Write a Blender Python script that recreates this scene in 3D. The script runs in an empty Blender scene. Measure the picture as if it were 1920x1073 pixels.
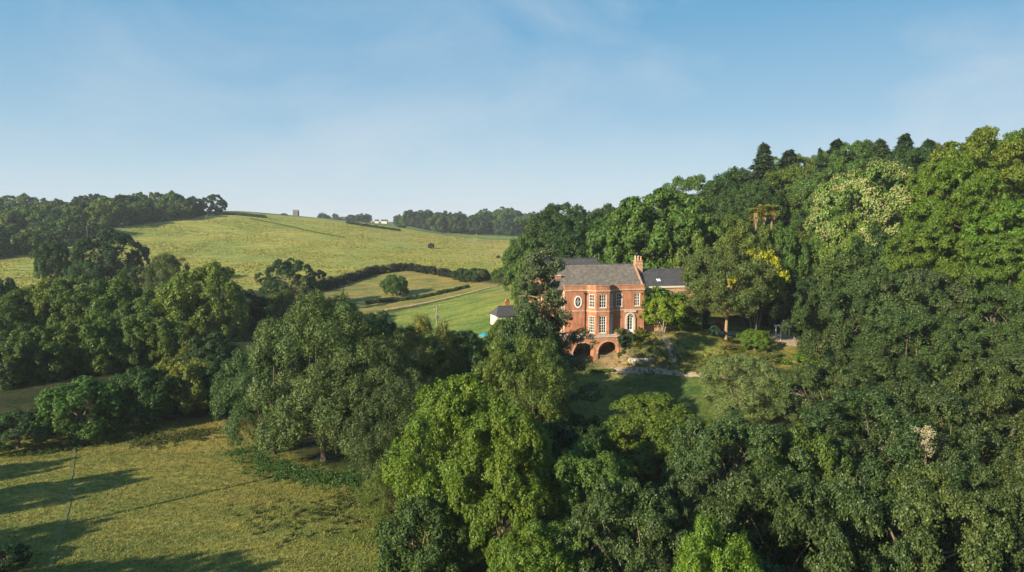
import bpy, math, random
import numpy as np
from mathutils import Vector, Matrix

R = math.radians
scene = bpy.context.scene
col = scene.collection
W0, H0, F0 = 1920.0, 1073.0, 1280.0
HORIZON = 415.0
CAM_Z = 30.0
PITCH = math.atan((H0 / 2 - HORIZON) / F0)

# ------------------------------------------------------------------ camera
cam_d = bpy.data.cameras.new('camera')
cam_d.sensor_width = 36.0
cam_d.lens = 36.0 * F0 / W0
cam_d.clip_start = 0.5
cam_d.clip_end = 9000
cam = bpy.data.objects.new('camera', cam_d)
col.objects.link(cam)
cam.location = (0, 0, CAM_Z)
cam.rotation_euler = (math.pi / 2 - PITCH, 0, 0)
scene.camera = cam

# ------------------------------------------------------------------ light
SUN_AZ, SUN_EL = R(49.5), R(22.0)          # azimuth measured to the left of straight behind the camera
to_sun = Vector((-math.sin(SUN_AZ) * math.cos(SUN_EL), -math.cos(SUN_AZ) * math.cos(SUN_EL), math.sin(SUN_EL)))
world = bpy.data.worlds.new('World')
scene.world = world
world.use_nodes = True
wn, wl = world.node_tree.nodes, world.node_tree.links
wn.clear()
w_out = wn.new('ShaderNodeOutputWorld')
w_bg = wn.new('ShaderNodeBackground')
w_bg.inputs['Strength'].default_value = 0.062
sky = wn.new('ShaderNodeTexSky')
sky.sky_type = 'NISHITA'
sky.sun_disc = False
sky.sun_elevation = SUN_EL
sky.sun_rotation = math.atan2(to_sun.x, to_sun.y)
sky.altitude = 50
sky.air_density = 1.0
sky.dust_density = 0.4
sky.ozone_density = 2.6
# thin veils of high cloud, added to the sky by direction
tc = wn.new('ShaderNodeTexCoord')
mp = wn.new('ShaderNodeMapping')
mp.inputs['Scale'].default_value = (1.0, 1.0, 2.2)
mp.inputs['Rotation'].default_value = (0.0, R(-30), R(40))
mp.inputs['Location'].default_value = (5.5, 5.1, 9.2)
nz = wn.new('ShaderNodeTexNoise')
nz.inputs['Scale'].default_value = 2.1
nz.inputs['Detail'].default_value = 7
nz.inputs['Roughness'].default_value = 0.55
nz.inputs['Distortion'].default_value = 0.5
cr = wn.new('ShaderNodeValToRGB')
cr.color_ramp.elements[0].position = 0.46
cr.color_ramp.elements[0].color = (0, 0, 0, 1)
cr.color_ramp.elements[1].position = 0.74
cr.color_ramp.elements[1].color = (1, 1, 1, 1)
mul = wn.new('ShaderNodeMath'); mul.operation = 'MULTIPLY'; mul.inputs[1].default_value = 0.52
mx = wn.new('ShaderNodeMix'); mx.data_type = 'RGBA'
mx.inputs['B'].default_value = (5.6, 6.1, 6.6, 1)
wl.new(tc.outputs['Generated'], mp.inputs['Vector'])
wl.new(mp.outputs['Vector'], nz.inputs['Vector'])
wl.new(nz.outputs['Fac'], cr.inputs['Fac'])
wl.new(cr.outputs['Color'], mul.inputs[0])
wl.new(mul.outputs[0], mx.inputs['Factor'])
# the clear evening gradient: pale towards the horizon, deeper blue above, all the way round
sepz = wn.new('ShaderNodeSeparateXYZ')
grad = wn.new('ShaderNodeValToRGB')
el = grad.color_ramp.elements
el[0].position = 0.0; el[0].color = (.70, .80, .88, 1)
el[1].position = 1.0; el[1].color = (.07, .26, .58, 1)
for p_, c_ in ((0.05, (.60, .765, .87, 1)), (0.14, (.38, .61, .80, 1)), (0.30, (.145, .42, .69, 1))):
    e_ = el.new(p_); e_.color = c_
gsc = wn.new('ShaderNodeMix'); gsc.data_type = 'RGBA'; gsc.blend_type = 'MULTIPLY'; gsc.inputs['Factor'].default_value = 1.0
gsc.inputs['B'].default_value = (7.6, 7.6, 7.6, 1)
gmx = wn.new('ShaderNodeMix'); gmx.data_type = 'RGBA'; gmx.inputs['Factor'].default_value = 0.92
wl.new(tc.outputs['Generated'], sepz.inputs[0])
wl.new(sepz.outputs[2], grad.inputs['Fac'])
wl.new(grad.outputs['Color'], gsc.inputs['A'])
wl.new(sky.outputs['Color'], gmx.inputs['A'])
wl.new(gsc.outputs['Result'], gmx.inputs['B'])
wl.new(gmx.outputs['Result'], mx.inputs['A'])
wl.new(mx.outputs['Result'], w_bg.inputs['Color'])
wl.new(w_bg.outputs[0], w_out.inputs['Surface'])

sun_d = bpy.data.lights.new('sun', 'SUN')
sun_d.energy = 5.0
sun_d.angle = R(0.5)
sun_d.color = (1.0, 0.86, 0.64)
sun = bpy.data.objects.new('sun', sun_d)
col.objects.link(sun)
sun.rotation_euler = to_sun.to_track_quat('Z', 'Y').to_euler()
sun.location = (-60, -60, 120)

scene.view_settings.view_transform = 'Standard'
scene.view_settings.look = 'None'
scene.view_settings.exposure = 1.0
scene.view_settings.gamma = 1.0
scene.view_settings.use_curve_mapping = False
scene.render.engine = 'CYCLES'
scene.cycles.use_denoising = True
scene.cycles.max_bounces = 6
scene.cycles.diffuse_bounces = 3
scene.cycles.transmission_bounces = 3
scene.cycles.volume_bounces = 0
scene.cycles.caustics_reflective = False
scene.cycles.caustics_refractive = False
scene.cycles.sample_clamp_indirect = 6

# ------------------------------------------------------------------ pixel geometry of the photograph
def ray(px, py):
    a, b = (px - W0 / 2) / F0, -(py - H0 / 2) / F0
    return np.array([a, math.cos(PITCH) + b * math.sin(PITCH), -math.sin(PITCH) + b * math.cos(PITCH)])

def P(px, py, Y):
    d = ray(px, py)
    t = Y / d[1]
    return np.array([d[0] * t, Y, CAM_Z + d[2] * t])

# ------------------------------------------------------------------ object helpers
def put(o, parent=None):
    col.objects.link(o)
    if parent is not None:
        o.parent = parent
    return o

def tag(o, label=None, cat=None, group=None, kind=None):
    if label: o['label'] = label
    if cat: o['category'] = cat
    if group: o['group'] = group
    if kind: o['kind'] = kind
    return o

def thing(name, label, cat, loc=(0, 0, 0), rz=0.0, group=None):
    o = bpy.data.objects.new(name, None)
    o.empty_display_size = 0.5
    put(o)
    o.location = loc
    o.rotation_euler = (0, 0, rz)
    return tag(o, label, cat, group)

def np_mesh(name, V, F, mat=None, smooth=False):
    """V (n,3) float array, F (m,k) int array of equal polygons"""
    V = np.ascontiguousarray(V, dtype=np.float32)
    F = np.ascontiguousarray(F, dtype=np.int32)
    me = bpy.data.meshes.new(name)
    n, (m, k) = len(V), F.shape
    me.vertices.add(n)
    me.vertices.foreach_set('co', V.ravel())
    me.loops.add(m * k)
    me.loops.foreach_set('vertex_index', F.ravel())
    me.polygons.add(m)
    me.polygons.foreach_set('loop_start', np.arange(0, m * k, k, dtype=np.int32))
    me.polygons.foreach_set('loop_total', np.full(m, k, dtype=np.int32))
    if smooth:
        me.polygons.foreach_set('use_smooth', np.ones(m, dtype=bool))
    me.update(calc_edges=True)
    if mat: me.materials.append(mat)
    return me

class MB:
    """collects boxes, prisms and tubes into one mesh"""
    def __init__(s): s.v, s.f = [], []
    def add(s, vs, fs):
        b = len(s.v)
        s.v += [tuple(p) for p in vs]
        s.f += [tuple(i + b for i in f) for f in fs]
        return s
    def box(s, x0, x1, y0, y1, z0, z1):
        vs = [(x0, y0, z0), (x1, y0, z0), (x1, y1, z0), (x0, y1, z0), (x0, y0, z1), (x1, y0, z1), (x1, y1, z1), (x0, y1, z1)]
        return s.add(vs, [(0, 3, 2, 1), (4, 5, 6, 7), (0, 1, 5, 4), (1, 2, 6, 5), (2, 3, 7, 6), (3, 0, 4, 7)])
    def prism(s, poly, z0, z1):
        """vertical prism over a counter-clockwise polygon; z1 may be a list"""
        n = len(poly)
        zt = z1 if isinstance(z1, (list, tuple)) else [z1] * n
        vs = [(x, y, z0) for x, y in poly] + [(p[0], p[1], z) for p, z in zip(poly, zt)]
        fs = [tuple(range(n - 1, -1, -1)), tuple(range(n, 2 * n))]
        fs += [(i, (i + 1) % n, n + (i + 1) % n, n + i) for i in range(n)]
        return s.add(vs, fs)
    def hexa(s, q):
        """eight corners, bottom four then top four"""
        return s.add(q, [(0, 3, 2, 1), (4, 5, 6, 7), (0, 1, 5, 4), (1, 2, 6, 5), (2, 3, 7, 6), (3, 0, 4, 7)])
    def tube(s, pts, rad, n=6, cap=True):
        pts = [Vector(p) for p in pts]
        rad = rad if isinstance(rad, (list, tuple)) else [rad] * len(pts)
        b = len(s.v)
        for i, p in enumerate(pts):
            d = (pts[min(i + 1, len(pts) - 1)] - pts[max(i - 1, 0)])
            d = d.normalized() if d.length > 1e-6 else Vector((0, 0, 1))
            a = d.orthogonal().normalized() if abs(d.z) < 0.99 else Vector((1, 0, 0))
            c = d.cross(a)
            for k in range(n):
                t = 2 * math.pi * k / n
                s.v.append(tuple(p + (a * math.cos(t) + c * math.sin(t)) * rad[i]))
        for i in range(len(pts) - 1):
            for k in range(n):
                k2 = (k + 1) % n
                s.f.append((b + i * n + k, b + i * n + k2, b + (i + 1) * n + k2, b + (i + 1) * n + k))
        if cap:
            s.f.append(tuple(b + k for k in range(n - 1, -1, -1)))
            s.f.append(tuple(b + (len(pts) - 1) * n + k for k in range(n)))
        return s
    def mesh(s, name, mat, smooth=False):
        me = bpy.data.meshes.new(name)
        me.from_pydata(s.v, [], s.f)
        me.update()
        if mat: me.materials.append(mat)
        if smooth: me.polygons.foreach_set('use_smooth', np.ones(len(me.polygons), dtype=bool))
        return me
    def build(s, name, mat, parent=None, smooth=False):
        return put(bpy.data.objects.new(name, s.mesh(name, mat, smooth)), parent)

# ------------------------------------------------------------------ materials
def new_mat(name):
    m = bpy.data.materials.new(name)
    m.use_nodes = True
    n, l = m.node_tree.nodes, m.node_tree.links
    b = n.get('Principled BSDF')
    return m, n, l, b

def noise(n, l, scale, detail=3, rough=0.55, vec=None):
    t = n.new('ShaderNodeTexNoise')
    t.inputs['Scale'].default_value = scale
    t.inputs['Detail'].default_value = detail
    t.inputs['Roughness'].default_value = rough
    if vec is not None: l.new(vec, t.inputs['Vector'])
    return t

def ramp(n, l, src, stops):
    r = n.new('ShaderNodeValToRGB')
    e = r.color_ramp.elements
    while len(e) < len(stops): e.new(0.5)
    for i, (p, c) in enumerate(stops):
        e[i].position = p
        e[i].color = (c, c, c, 1) if isinstance(c, (int, float)) else (*c, 1)
    l.new(src, r.inputs['Fac'])
    return r

def mixc(n, l, fac, a, b, mode='MIX'):
    m = n.new('ShaderNodeMix'); m.data_type = 'RGBA'; m.blend_type = mode
    for key, v in (('Factor', fac), ('A', a), ('B', b)):
        if hasattr(v, 'links'): l.new(v, m.inputs[key])
        elif isinstance(v, (int, float)): m.inputs[key].default_value = v if key == 'Factor' else (v, v, v, 1)
        else: m.inputs[key].default_value = (*v, 1)
    return m.outputs['Result']

def plain(name, c, rough=0.7, var=0.15, scale=3.0, metal=0.0, spec=0.4, bump=0.0):
    m, n, l, b = new_mat(name)
    g = n.new('ShaderNodeTexCoord')
    t = noise(n, l, scale, 5, 0.6, g.outputs['Object'])
    lo, hi = tuple(x * (1 - var) for x in c), tuple(min(1, x * (1 + var)) for x in c)
    r = ramp(n, l, t.outputs['Fac'], [(0.3, lo), (0.7, hi)])
    l.new(r.outputs[0], b.inputs['Base Color'])
    b.inputs['Roughness'].default_value = rough
    b.inputs['Metallic'].default_value = metal
    b.inputs['Specular IOR Level'].default_value = spec
    if bump:
        bp = n.new('ShaderNodeBump'); bp.inputs['Strength'].default_value = bump; bp.inputs['Distance'].default_value = 0.05
        l.new(t.outputs['Fac'], bp.inputs['Height']); l.new(bp.outputs[0], b.inputs['Normal'])
    return m

def leaf_material(name, trans=0.30, rough=0.5, spec=0.35, var=0.45, yellow=0.35):
    """colour comes from the object's own colour; each leaf and each bough varies around it"""
    m, n, l, b = new_mat(name)
    oi = n.new('ShaderNodeObjectInfo')
    ge = n.new('ShaderNodeNewGeometry')
    tcn = n.new('ShaderNodeTexCoord')
    big = noise(n, l, 0.35, 3, 0.6, tcn.outputs['Object'])
    vr = ramp(n, l, ge.outputs['Random Per Island'], [(0.0, 1 - var), (0.6, 1.0), (1.0, 1 + var * 0.8)])
    c1 = mixc(n, l, 1.0, oi.outputs['Color'], vr.outputs[0], 'MULTIPLY')
    warm = mixc(n, l, 1.0, c1, (1.45, 1.12, 0.55), 'MULTIPLY')
    cool = mixc(n, l, 1.0, c1, (0.78, 0.92, 0.95), 'MULTIPLY')
    fr = ramp(n, l, big.outputs['Fac'], [(0.40, 0.0), (0.68, 1.0)])
    c2 = mixc(n, l, fr.outputs[0], cool, warm)
    c3 = mixc(n, l, yellow, c1, c2)
    l.new(c3, b.inputs['Base Color'])
    b.inputs['Roughness'].default_value = rough
    b.inputs['Specular IOR Level'].default_value = spec
    tr = n.new('ShaderNodeBsdfTranslucent')
    tcol = mixc(n, l, 1.0, c3, (1.25, 1.35, 0.45), 'MULTIPLY')
    l.new(tcol, tr.inputs['Color'])
    ms = n.new('ShaderNodeMixShader'); ms.inputs[0].default_value = trans
    l.new(b.outputs[0], ms.inputs[1]); l.new(tr.outputs[0], ms.inputs[2])
    l.new(ms.outputs[0], n['Material Output'].inputs['Surface'])
    return m

def grass_material():
    m, n, l, b = new_mat('grass')
    at = n.new('ShaderNodeAttribute'); at.attribute_name = 'tint'
    ge = n.new('ShaderNodeNewGeometry')
    pos = ge.outputs['Position']
    n1 = noise(n, l, 0.025, 4, 0.6, pos)
    st = n.new('ShaderNodeMapping'); st.inputs['Rotation'].default_value = (0, 0, 0.5); st.inputs['Scale'].default_value = (0.5, 1.7, 1.0)
    l.new(pos, st.inputs['Vector'])
    n2 = noise(n, l, 0.18, 6, 0.65, st.outputs['Vector'])
    n3 = noise(n, l, 1.3, 6, 0.75, pos)
    r1 = ramp(n, l, n1.outputs['Fac'], [(0.35, (0.80, 0.92, 0.85)), (0.65, (1.22, 1.08, 1.0))])
    r2 = ramp(n, l, n2.outputs['Fac'], [(0.36, (0.60, 0.74, 0.66)), (0.50, (1, 1, 1)), (0.64, (1.38, 1.20, 1.10))])
    r3 = ramp(n, l, n3.outputs['Fac'], [(0.36, (0.50, 0.60, 0.52)), (0.5, (1, 1, 1)), (0.66, (1.32, 1.24, 1.15))])
    c = mixc(n, l, 1.0, at.outputs['Color'], r1.outputs[0], 'MULTIPLY')
    c = mixc(n, l, 1.0, c, r2.outputs[0], 'MULTIPLY')
    c = mixc(n, l, 1.0, c, r3.outputs[0], 'MULTIPLY')
    l.new(c, b.inputs['Base Color'])
    b.inputs['Roughness'].default_value = 0.9
    b.inputs['Specular IOR Level'].default_value = 0.1
    add = n.new('ShaderNodeMath'); add.operation = 'ADD'
    l.new(n3.outputs['Fac'], add.inputs[0]); l.new(n2.outputs['Fac'], add.inputs[1])
    bp = n.new('ShaderNodeBump'); bp.inputs['Strength'].default_value = 0.9; bp.inputs['Distance'].default_value = 0.35
    l.new(add.outputs[0], bp.inputs['Height']); l.new(bp.outputs[0], b.inputs['Normal'])
    return m

def brick_material(name, c, dark, mortar):
    m, n, l, b = new_mat(name)
    tcn = n.new('ShaderNodeTexCoord')
    sep = n.new('ShaderNodeSeparateXYZ'); l.new(tcn.outputs['Object'], sep.inputs[0])
    ad = n.new('ShaderNodeMath'); ad.operation = 'ADD'; l.new(sep.outputs[0], ad.inputs[0]); l.new(sep.outputs[1], ad.inputs[1])
    cb = n.new('ShaderNodeCombineXYZ'); l.new(ad.outputs[0], cb.inputs[0]); l.new(sep.outputs[2], cb.inputs[1])
    br = n.new('ShaderNodeTexBrick')
    br.inputs['Scale'].default_value = 1.0
    br.inputs['Brick Width'].default_value = 0.225
    br.inputs['Row Height'].default_value = 0.075
    br.inputs['Mortar Size'].default_value = 0.008
    br.inputs['Color1'].default_value = (*c, 1)
    br.inputs['Color2'].default_value = (*dark, 1)
    br.inputs['Mortar'].default_value = (*mortar, 1)
    l.new(cb.outputs[0], br.inputs['Vector'])
    t = noise(n, l, 0.8, 6, 0.65, tcn.outputs['Object'])
    st = n.new('ShaderNodeMapping'); st.inputs['Scale'].default_value = (1.6, 1.6, 0.22)
    l.new(tcn.outputs['Object'], st.inputs['Vector'])
    t2 = noise(n, l, 1.4, 5, 0.6, st.outputs['Vector'])
    r = ramp(n, l, t.outputs['Fac'], [(0.3, (0.72, 0.70, 0.68)), (0.62, (1.12, 1.08, 1.05))])
    r2 = ramp(n, l, t2.outputs['Fac'], [(0.34, (0.68, 0.66, 0.66)), (0.5, (1, 1, 1)), (0.8, (1.2, 1.2, 1.2))])
    cc = mixc(n, l, 1.0, br.outputs['Color'], r.outputs[0], 'MULTIPLY')
    cc = mixc(n, l, 1.0, cc, r2.outputs[0], 'MULTIPLY')
    l.new(cc, b.inputs['Base Color'])
    b.inputs['Roughness'].default_value = 0.85
    b.inputs['Specular IOR Level'].default_value = 0.2
    bp = n.new('ShaderNodeBump'); bp.inputs['Strength'].default_value = 0.5; bp.inputs['Distance'].default_value = 0.01
    l.new(br.outputs['Fac'], bp.inputs['Height']); bp.invert = True
    l.new(bp.outputs[0], b.inputs['Normal'])
    return m

def slate_material(name, c, lichen):
    m, n, l, b = new_mat(name)
    tcn = n.new('ShaderNodeTexCoord')
    sep = n.new('ShaderNodeSeparateXYZ'); l.new(tcn.outputs['Object'], sep.inputs[0])
    cb = n.new('ShaderNodeCombineXYZ'); l.new(sep.outputs[0], cb.inputs[0]); l.new(sep.outputs[2], cb.inputs[1])
    br = n.new('ShaderNodeTexBrick')
    br.inputs['Scale'].default_value = 1.0
    br.inputs['Brick Width'].default_value = 0.30
    br.inputs['Row Height'].default_value = 0.16
    br.inputs['Mortar Size'].default_value = 0.012
    br.inputs['Color1'].default_value = (*[x * 1.25 for x in c], 1)
    br.inputs['Color2'].default_value = (*[x * 0.75 for x in c], 1)
    br.inputs['Mortar'].default_value = (*[x * 0.45 for x in c], 1)
    l.new(cb.outputs[0], br.inputs['Vector'])
    t = noise(n, l, 1.6, 7, 0.75, tcn.outputs['Object'])
    r = ramp(n, l, t.outputs['Fac'], [(0.45, 0.0), (0.70, 0.75)])
    cc = mixc(n, l, r.outputs[0], br.outputs['Color'], lichen)
    l.new(cc, b.inputs['Base Color'])
    b.inputs['Roughness'].default_value = 0.7
    bp = n.new('ShaderNodeBump'); bp.inputs['Strength'].default_value = 0.5; bp.inputs['Distance'].default_value = 0.02
    l.new(br.outputs['Color'], bp.inputs['Height']); l.new(bp.outputs[0], b.inputs['Normal'])
    return m

M = dict(
    grass=grass_material(),
    leaf=leaf_material('leaf', trans=0.27, spec=0.25),
    leaf_grey=leaf_material('leaf_grey', trans=0.2, rough=0.5, spec=0.3, var=0.6, yellow=0.3),
    blade=leaf_material('blade', trans=0.2, rough=0.8, spec=0.1, var=0.22, yellow=0.2),
    needle=leaf_material('needle', trans=0.12, rough=0.6, var=0.4, yellow=0.25),
    blossom=plain('blossom', (0.27, 0.26, 0.10), 0.8, 0.3),
    cream=plain('cream_blossom', (0.30, 0.27, 0.15), 0.8, 0.35),
    bark=plain('bark', (0.16, 0.12, 0.085), 0.9, 0.4, 4.0, bump=0.6),
    bark_pale=plain('bark_pale', (0.27, 0.24, 0.19), 0.9, 0.3, 4.0, bump=0.4),
    bark_warm=plain('bark_warm', (0.30, 0.20, 0.11), 0.9, 0.35, 4.0, bump=0.5),
    brick=brick_material('brick_wall', (0.45, 0.165, 0.078), (0.34, 0.115, 0.056), (0.44, 0.28, 0.18)),
    brick_old=brick_material('old_brick', (0.46, 0.19, 0.095), (0.36, 0.13, 0.065), (0.46, 0.33, 0.22)),
    brick_pale=brick_material('pale_brick', (0.55, 0.30, 0.17), (0.47, 0.23, 0.12), (0.5, 0.4, 0.3)),
    stone_warm=plain('warm_stone', (0.47, 0.32, 0.22), 0.85, 0.3, 1.5, bump=0.2),
    stone=plain('stone', (0.50, 0.43, 0.34), 0.85, 0.25, 2.0, bump=0.2),
    rubble=plain('rubble_stone', (0.46, 0.40, 0.32), 0.9, 0.3, 3.0, bump=0.4),
    slate=slate_material('slate', (0.125, 0.110, 0.095), (0.27, 0.235, 0.17)),
    slate_dark=slate_material('dark_slate', (0.055, 0.055, 0.06), (0.10, 0.095, 0.085)),
    white=plain('white_paint', (0.76, 0.74, 0.68), 0.5, 0.06, 1.0),
    render_w=plain('white_render', (0.60, 0.55, 0.46), 0.8, 0.1, 1.0),
    glass=plain('window_glass', (0.018, 0.022, 0.026), 0.06, 0.2, 1.0, spec=0.6),
    iron=plain('dark_iron', (0.03, 0.03, 0.032), 0.5, 0.2, 3.0),
    lead=plain('grey_metal', (0.18, 0.19, 0.20), 0.45, 0.2, 3.0),
    wood=plain('weathered_wood', (0.27, 0.22, 0.165), 0.85, 0.25, 5.0),
    gravel=plain('gravel', (0.34, 0.26, 0.165), 0.95, 0.35, 2.2, bump=0.3),
    dirt=plain('trodden_earth', (0.115, 0.125, 0.030), 1.0, 0.3, 1.5, bump=0.3),
    dry=plain('dry_grass_bank', (0.34, 0.255, 0.115), 0.95, 0.4, 0.8, bump=0.3),
    turquoise=plain('turquoise_cloth', (0.02, 0.30, 0.42), 0.6, 0.1, 3.0),
    terracotta=plain('terracotta', (0.55, 0.27, 0.13), 0.8, 0.2, 4.0),
    palm_bark=plain('palm_fibre', (0.20, 0.145, 0.085), 1.0, 0.4, 5.0, bump=0.6),
    darkstone=plain('grey_stone', (0.15, 0.14, 0.13), 0.9, 0.2, 1.0),
    tyre=plain('tyre', (0.02, 0.02, 0.02), 0.8, 0.1),
)

# ------------------------------------------------------------------ terrain
HOUSE_O = np.array([9.5, 122.0]); TH = R(11.0)
E1 = np.array([math.cos(TH), math.sin(TH)]); E2 = np.array([-math.sin(TH), math.cos(TH)])
PAD = 9.45
def to_house(x, y):
    dx, dy = x - HOUSE_O[0], y - HOUSE_O[1]
    return dx * E1[0] + dy * E1[1], dx * E2[0] + dy * E2[1]
def from_house(s, d):
    return HOUSE_O[0] + s * E1[0] + d * E2[0], HOUSE_O[1] + s * E1[1] + d * E2[1]

ctrl = [(-60, 30, 0), (-20, 30, 0), (-60, 70, 0), (-20, 70, 0), (-60, 92, 0), (-38, 97, 0), (-27, 82, -0.6), (-110, 70, .5), (-10, 58, -0.5),
        (-60, 130, 2), (-20, 130, 1), (-110, 130, 3), (-20, 100, 0), (-150, 60, 2), (0, 10, -1), (-60, -40, 0), (60, -40, -1),
        (0, 50, -.5), (20, 50, -1.2), (50, 50, -2), (20, 90, 0.6), (40, 90, 1.8), (70, 90, 4.5), (90, 120, 11), (70, 60, 0), (100, 60, 4), (125, 100, 14),
        (104, 150, 23), (60, 140, 8.5), (36, 165, 14), (60, 180, 20), (92, 250, 40), (147, 200, 42), (40, 260, 20), (20, 220, 12), (10, 180, 9),
        (150, 300, 46), (70, 330, 30), (60, 420, 22), (220, 400, 50), (250, 200, 50), (200, 90, 24), (180, 10, 8), (0, 330, 8), (20, 420, 10),
        (-400, 560, 32), (-300, 600, 38), (-270, 680, 40), (-520, 480, 26), (-300, 300, 6), (-250, 200, 6), (-200, 750, 31), (-700, 700, 34),
        (-100, 700, 24), (-1200, 1200, 30), (-600, 1500, 24), (1200, 1200, 40), (1500, 300, 50), (-1500, 300, 20), (0, 3200, 22), (-2500, 3000, 22),
        (2500, 3000, 24), (-1500, -400, 0), (1500, -400, 20), (300, 1800, 26), (3500, 800, 40), (-3500, 800, 20), (80, 650, 16), (140, 620, 22), (300, 700, 36)]
for px, py, Y in [(230, 540, 230), (600, 545, 250), (760, 508, 285), (870, 528, 262), (740, 556, 240), (720, 580, 215), (945, 533, 235), (780, 610, 190),
                  (900, 600, 180), (950, 560, 200), (500, 520, 290), (300, 500, 330), (100, 520, 300), (0, 490, 340), (130, 460, 400), (230, 427, 470),
                  (360, 408, 540), (400, 402, 575), (460, 403, 590), (550, 411, 590), (640, 419, 580), (700, 429, 570), (760, 437, 560), (850, 449, 540),
                  (960, 459, 500), (555, 452, 460), (420, 462, 430), (757, 457, 470), (800, 490, 360), (900, 490, 380), (600, 480, 380), (350, 440, 470),
                  (690, 418, 1100), (620, 415, 1250), (740, 431, 780), (800, 440, 730), (900, 449, 690), (970, 452, 650), (780, 430, 900), (880, 424, 1050),
                  (1200, 720, 115), (1130, 690, 118.5), (1330, 705, 113), (1500, 742, 106), (1110, 760, 108), (1250, 652, 122), (1380, 625, 140),
                  (1460, 610, 150), (1357, 648, 125), (1250, 625, 130), (1500, 650, 126), (940, 620, 165), (1000, 700, 112)]:
    p = P(px, py, Y)
    ctrl.append(tuple(p))
for s, d, z in [(2, -4.5, 5.5), (7, -4.5, 5.9), (12, -7, 6.4), (-4, -3, 5.0)]:
    x, y = from_house(s, d); ctrl.append((x, y, z))
ctrl = np.array(ctrl, dtype=float)

def _phi(r): return np.sqrt(r * r + 64.0)
def _fit():
    X = ctrl[:, :2]; n = len(X)
    D = np.sqrt(((X[:, None] - X[None]) ** 2).sum(-1))
    A = np.zeros((n + 3, n + 3))
    A[:n, :n] = _phi(D) - np.eye(n) * 0.8
    A[:n, n] = 1; A[:n, n + 1:] = X / 100; A[n, :n] = 1; A[n + 1:, :n] = X.T / 100
    return np.linalg.solve(A, np.concatenate([ctrl[:, 2], np.zeros(3)]))
_w = _fit()
def sstep(a, b, t):
    u = np.clip((t - a) / (b - a), 0, 1)
    return u * u * (3 - 2 * u)
def raw_z(x, y):
    x = np.asarray(x, float).ravel(); y = np.asarray(y, float).ravel()
    z = np.full(len(x), _w[-3]) + _w[-2] * x / 100 + _w[-1] * y / 100
    for i, c in enumerate(ctrl):
        z += _w[i] * _phi(np.hypot(x - c[0], y - c[1]))
    s, d = to_house(x, y)
    k = sstep(9.3, 10.0, s)
    front = sstep(-1.0, -0.6, d) * (1 - k) + sstep(0, 1, (d + 5.5 + .2 * (s - 9.7)) / (3.3 + .2 * (s - 9.7).clip(0, 30))) * k
    m = sstep(-7, -3.2, s) * (1 - sstep(26, 34, s)) * (1 - sstep(17, 24, d)) * front
    return z * (1 - m) + PAD * m

def axis(fine0, fine1, step, marks):
    a = list(np.arange(fine0, fine1 + 1e-6, step))
    v = fine1
    for lim, st in marks[1]:
        while v < lim: v += st; a.append(v)
    v = fine0
    for lim, st in marks[0]:
        while v > lim: v -= st; a.append(v)
    return np.array(sorted(a))
GX = axis(-60, 66, 1.1, ([(-150, 2.2), (-460, 6), (-1000, 40), (-4600, 250)], [(120, 2.2), (300, 6), (1000, 40), (4600, 250)]))
GY = axis(50, 150, 1.0, ([(20, 3), (-60, 10), (-700, 120)], [(300, 2.5), (650, 5), (1300, 25), (5200, 200)]))
_gx, _gy = np.meshgrid(GX, GY)
GZ = raw_z(_gx, _gy).reshape(_gx.shape)

def gz(x, y):
    i = int(np.clip(np.searchsorted(GX, x) - 1, 0, len(GX) - 2)); j = int(np.clip(np.searchsorted(GY, y) - 1, 0, len(GY) - 2))
    u = (x - GX[i]) / (GX[i + 1] - GX[i]); v = (y - GY[j]) / (GY[j + 1] - GY[j])
    return float((GZ[j, i] * (1 - u) + GZ[j, i + 1] * u) * (1 - v) + (GZ[j + 1, i] * (1 - u) + GZ[j + 1, i + 1] * u) * v)

def G(px, py, y0=35.0, y1=2500.0):
    """where the pixel's ray first meets the ground"""
    d = ray(px, py); d = d / d[1]
    Y = y0
    while Y < y1:
        if CAM_Z + d[2] * Y < gz(d[0] * Y, Y): break
        Y += max(0.25, Y * 0.004)
    return np.array([d[0] * Y, Y, gz(d[0] * Y, Y)])

def inside(poly, x, y):
    r = np.zeros(x.shape, bool); n = len(poly)
    for i in range(n):
        (x1, y1), (x2, y2) = poly[i][:2], poly[(i + 1) % n][:2]
        if y1 == y2: continue
        c = ((y1 > y) != (y2 > y)) & (x < (x2 - x1) * (y - y1) / (y2 - y1) + x1)
        r ^= c
    return r

meadow_poly = [(-170, 25), (-5, 25), (-9, 58), (-13, 66), (-20, 79), (-26, 85), (-33, 90), (-38, 97), (-44, 102), (-60, 97), (-75, 88), (-170, 84)]
lawn_poly = [from_house(*q) for q in [(-4, -6.0), (3, -5.2), (9, -6), (17, -10), (24, -15), (30, -22), (24, -30), (8, -30), (-4, -22)]]
paddock_poly = [tuple(P(*q)[:2]) for q in [(700, 590, 205), (945, 534, 236), (1000, 545, 215), (960, 625, 160), (820, 640, 160), (700, 625, 180)]]
rough_poly = [tuple(P(*q)[:2]) for q in [(560, 560, 235), (700, 516, 280), (762, 508, 286), (860, 520, 270), (940, 533, 238), (720, 580, 212), (600, 600, 200)]]
hill_poly = [tuple(P(*q)[:2]) for q in [(-60, 500, 330), (0, 490, 340), (130, 460, 400), (230, 427, 470), (360, 408, 540), (400, 402, 580)]] + \
            [(-250, 640), (-100, 640), (0, 560), (20, 470), (0, 330), (-3, 260)] + [tuple(P(*q)[:2]) for q in [(880, 527, 264), (762, 506, 288), (690, 516, 282), (590, 548, 250), (480, 545, 245), (230, 545, 225), (60, 545, 225), (-60, 545, 225)]]
garden_poly = [from_house(*q) for q in [(9.6, -9), (14, -2), (17, 6), (26, 22), (44, 26), (56, 12), (52, -12), (40, -14), (25, -12)]]
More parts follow.
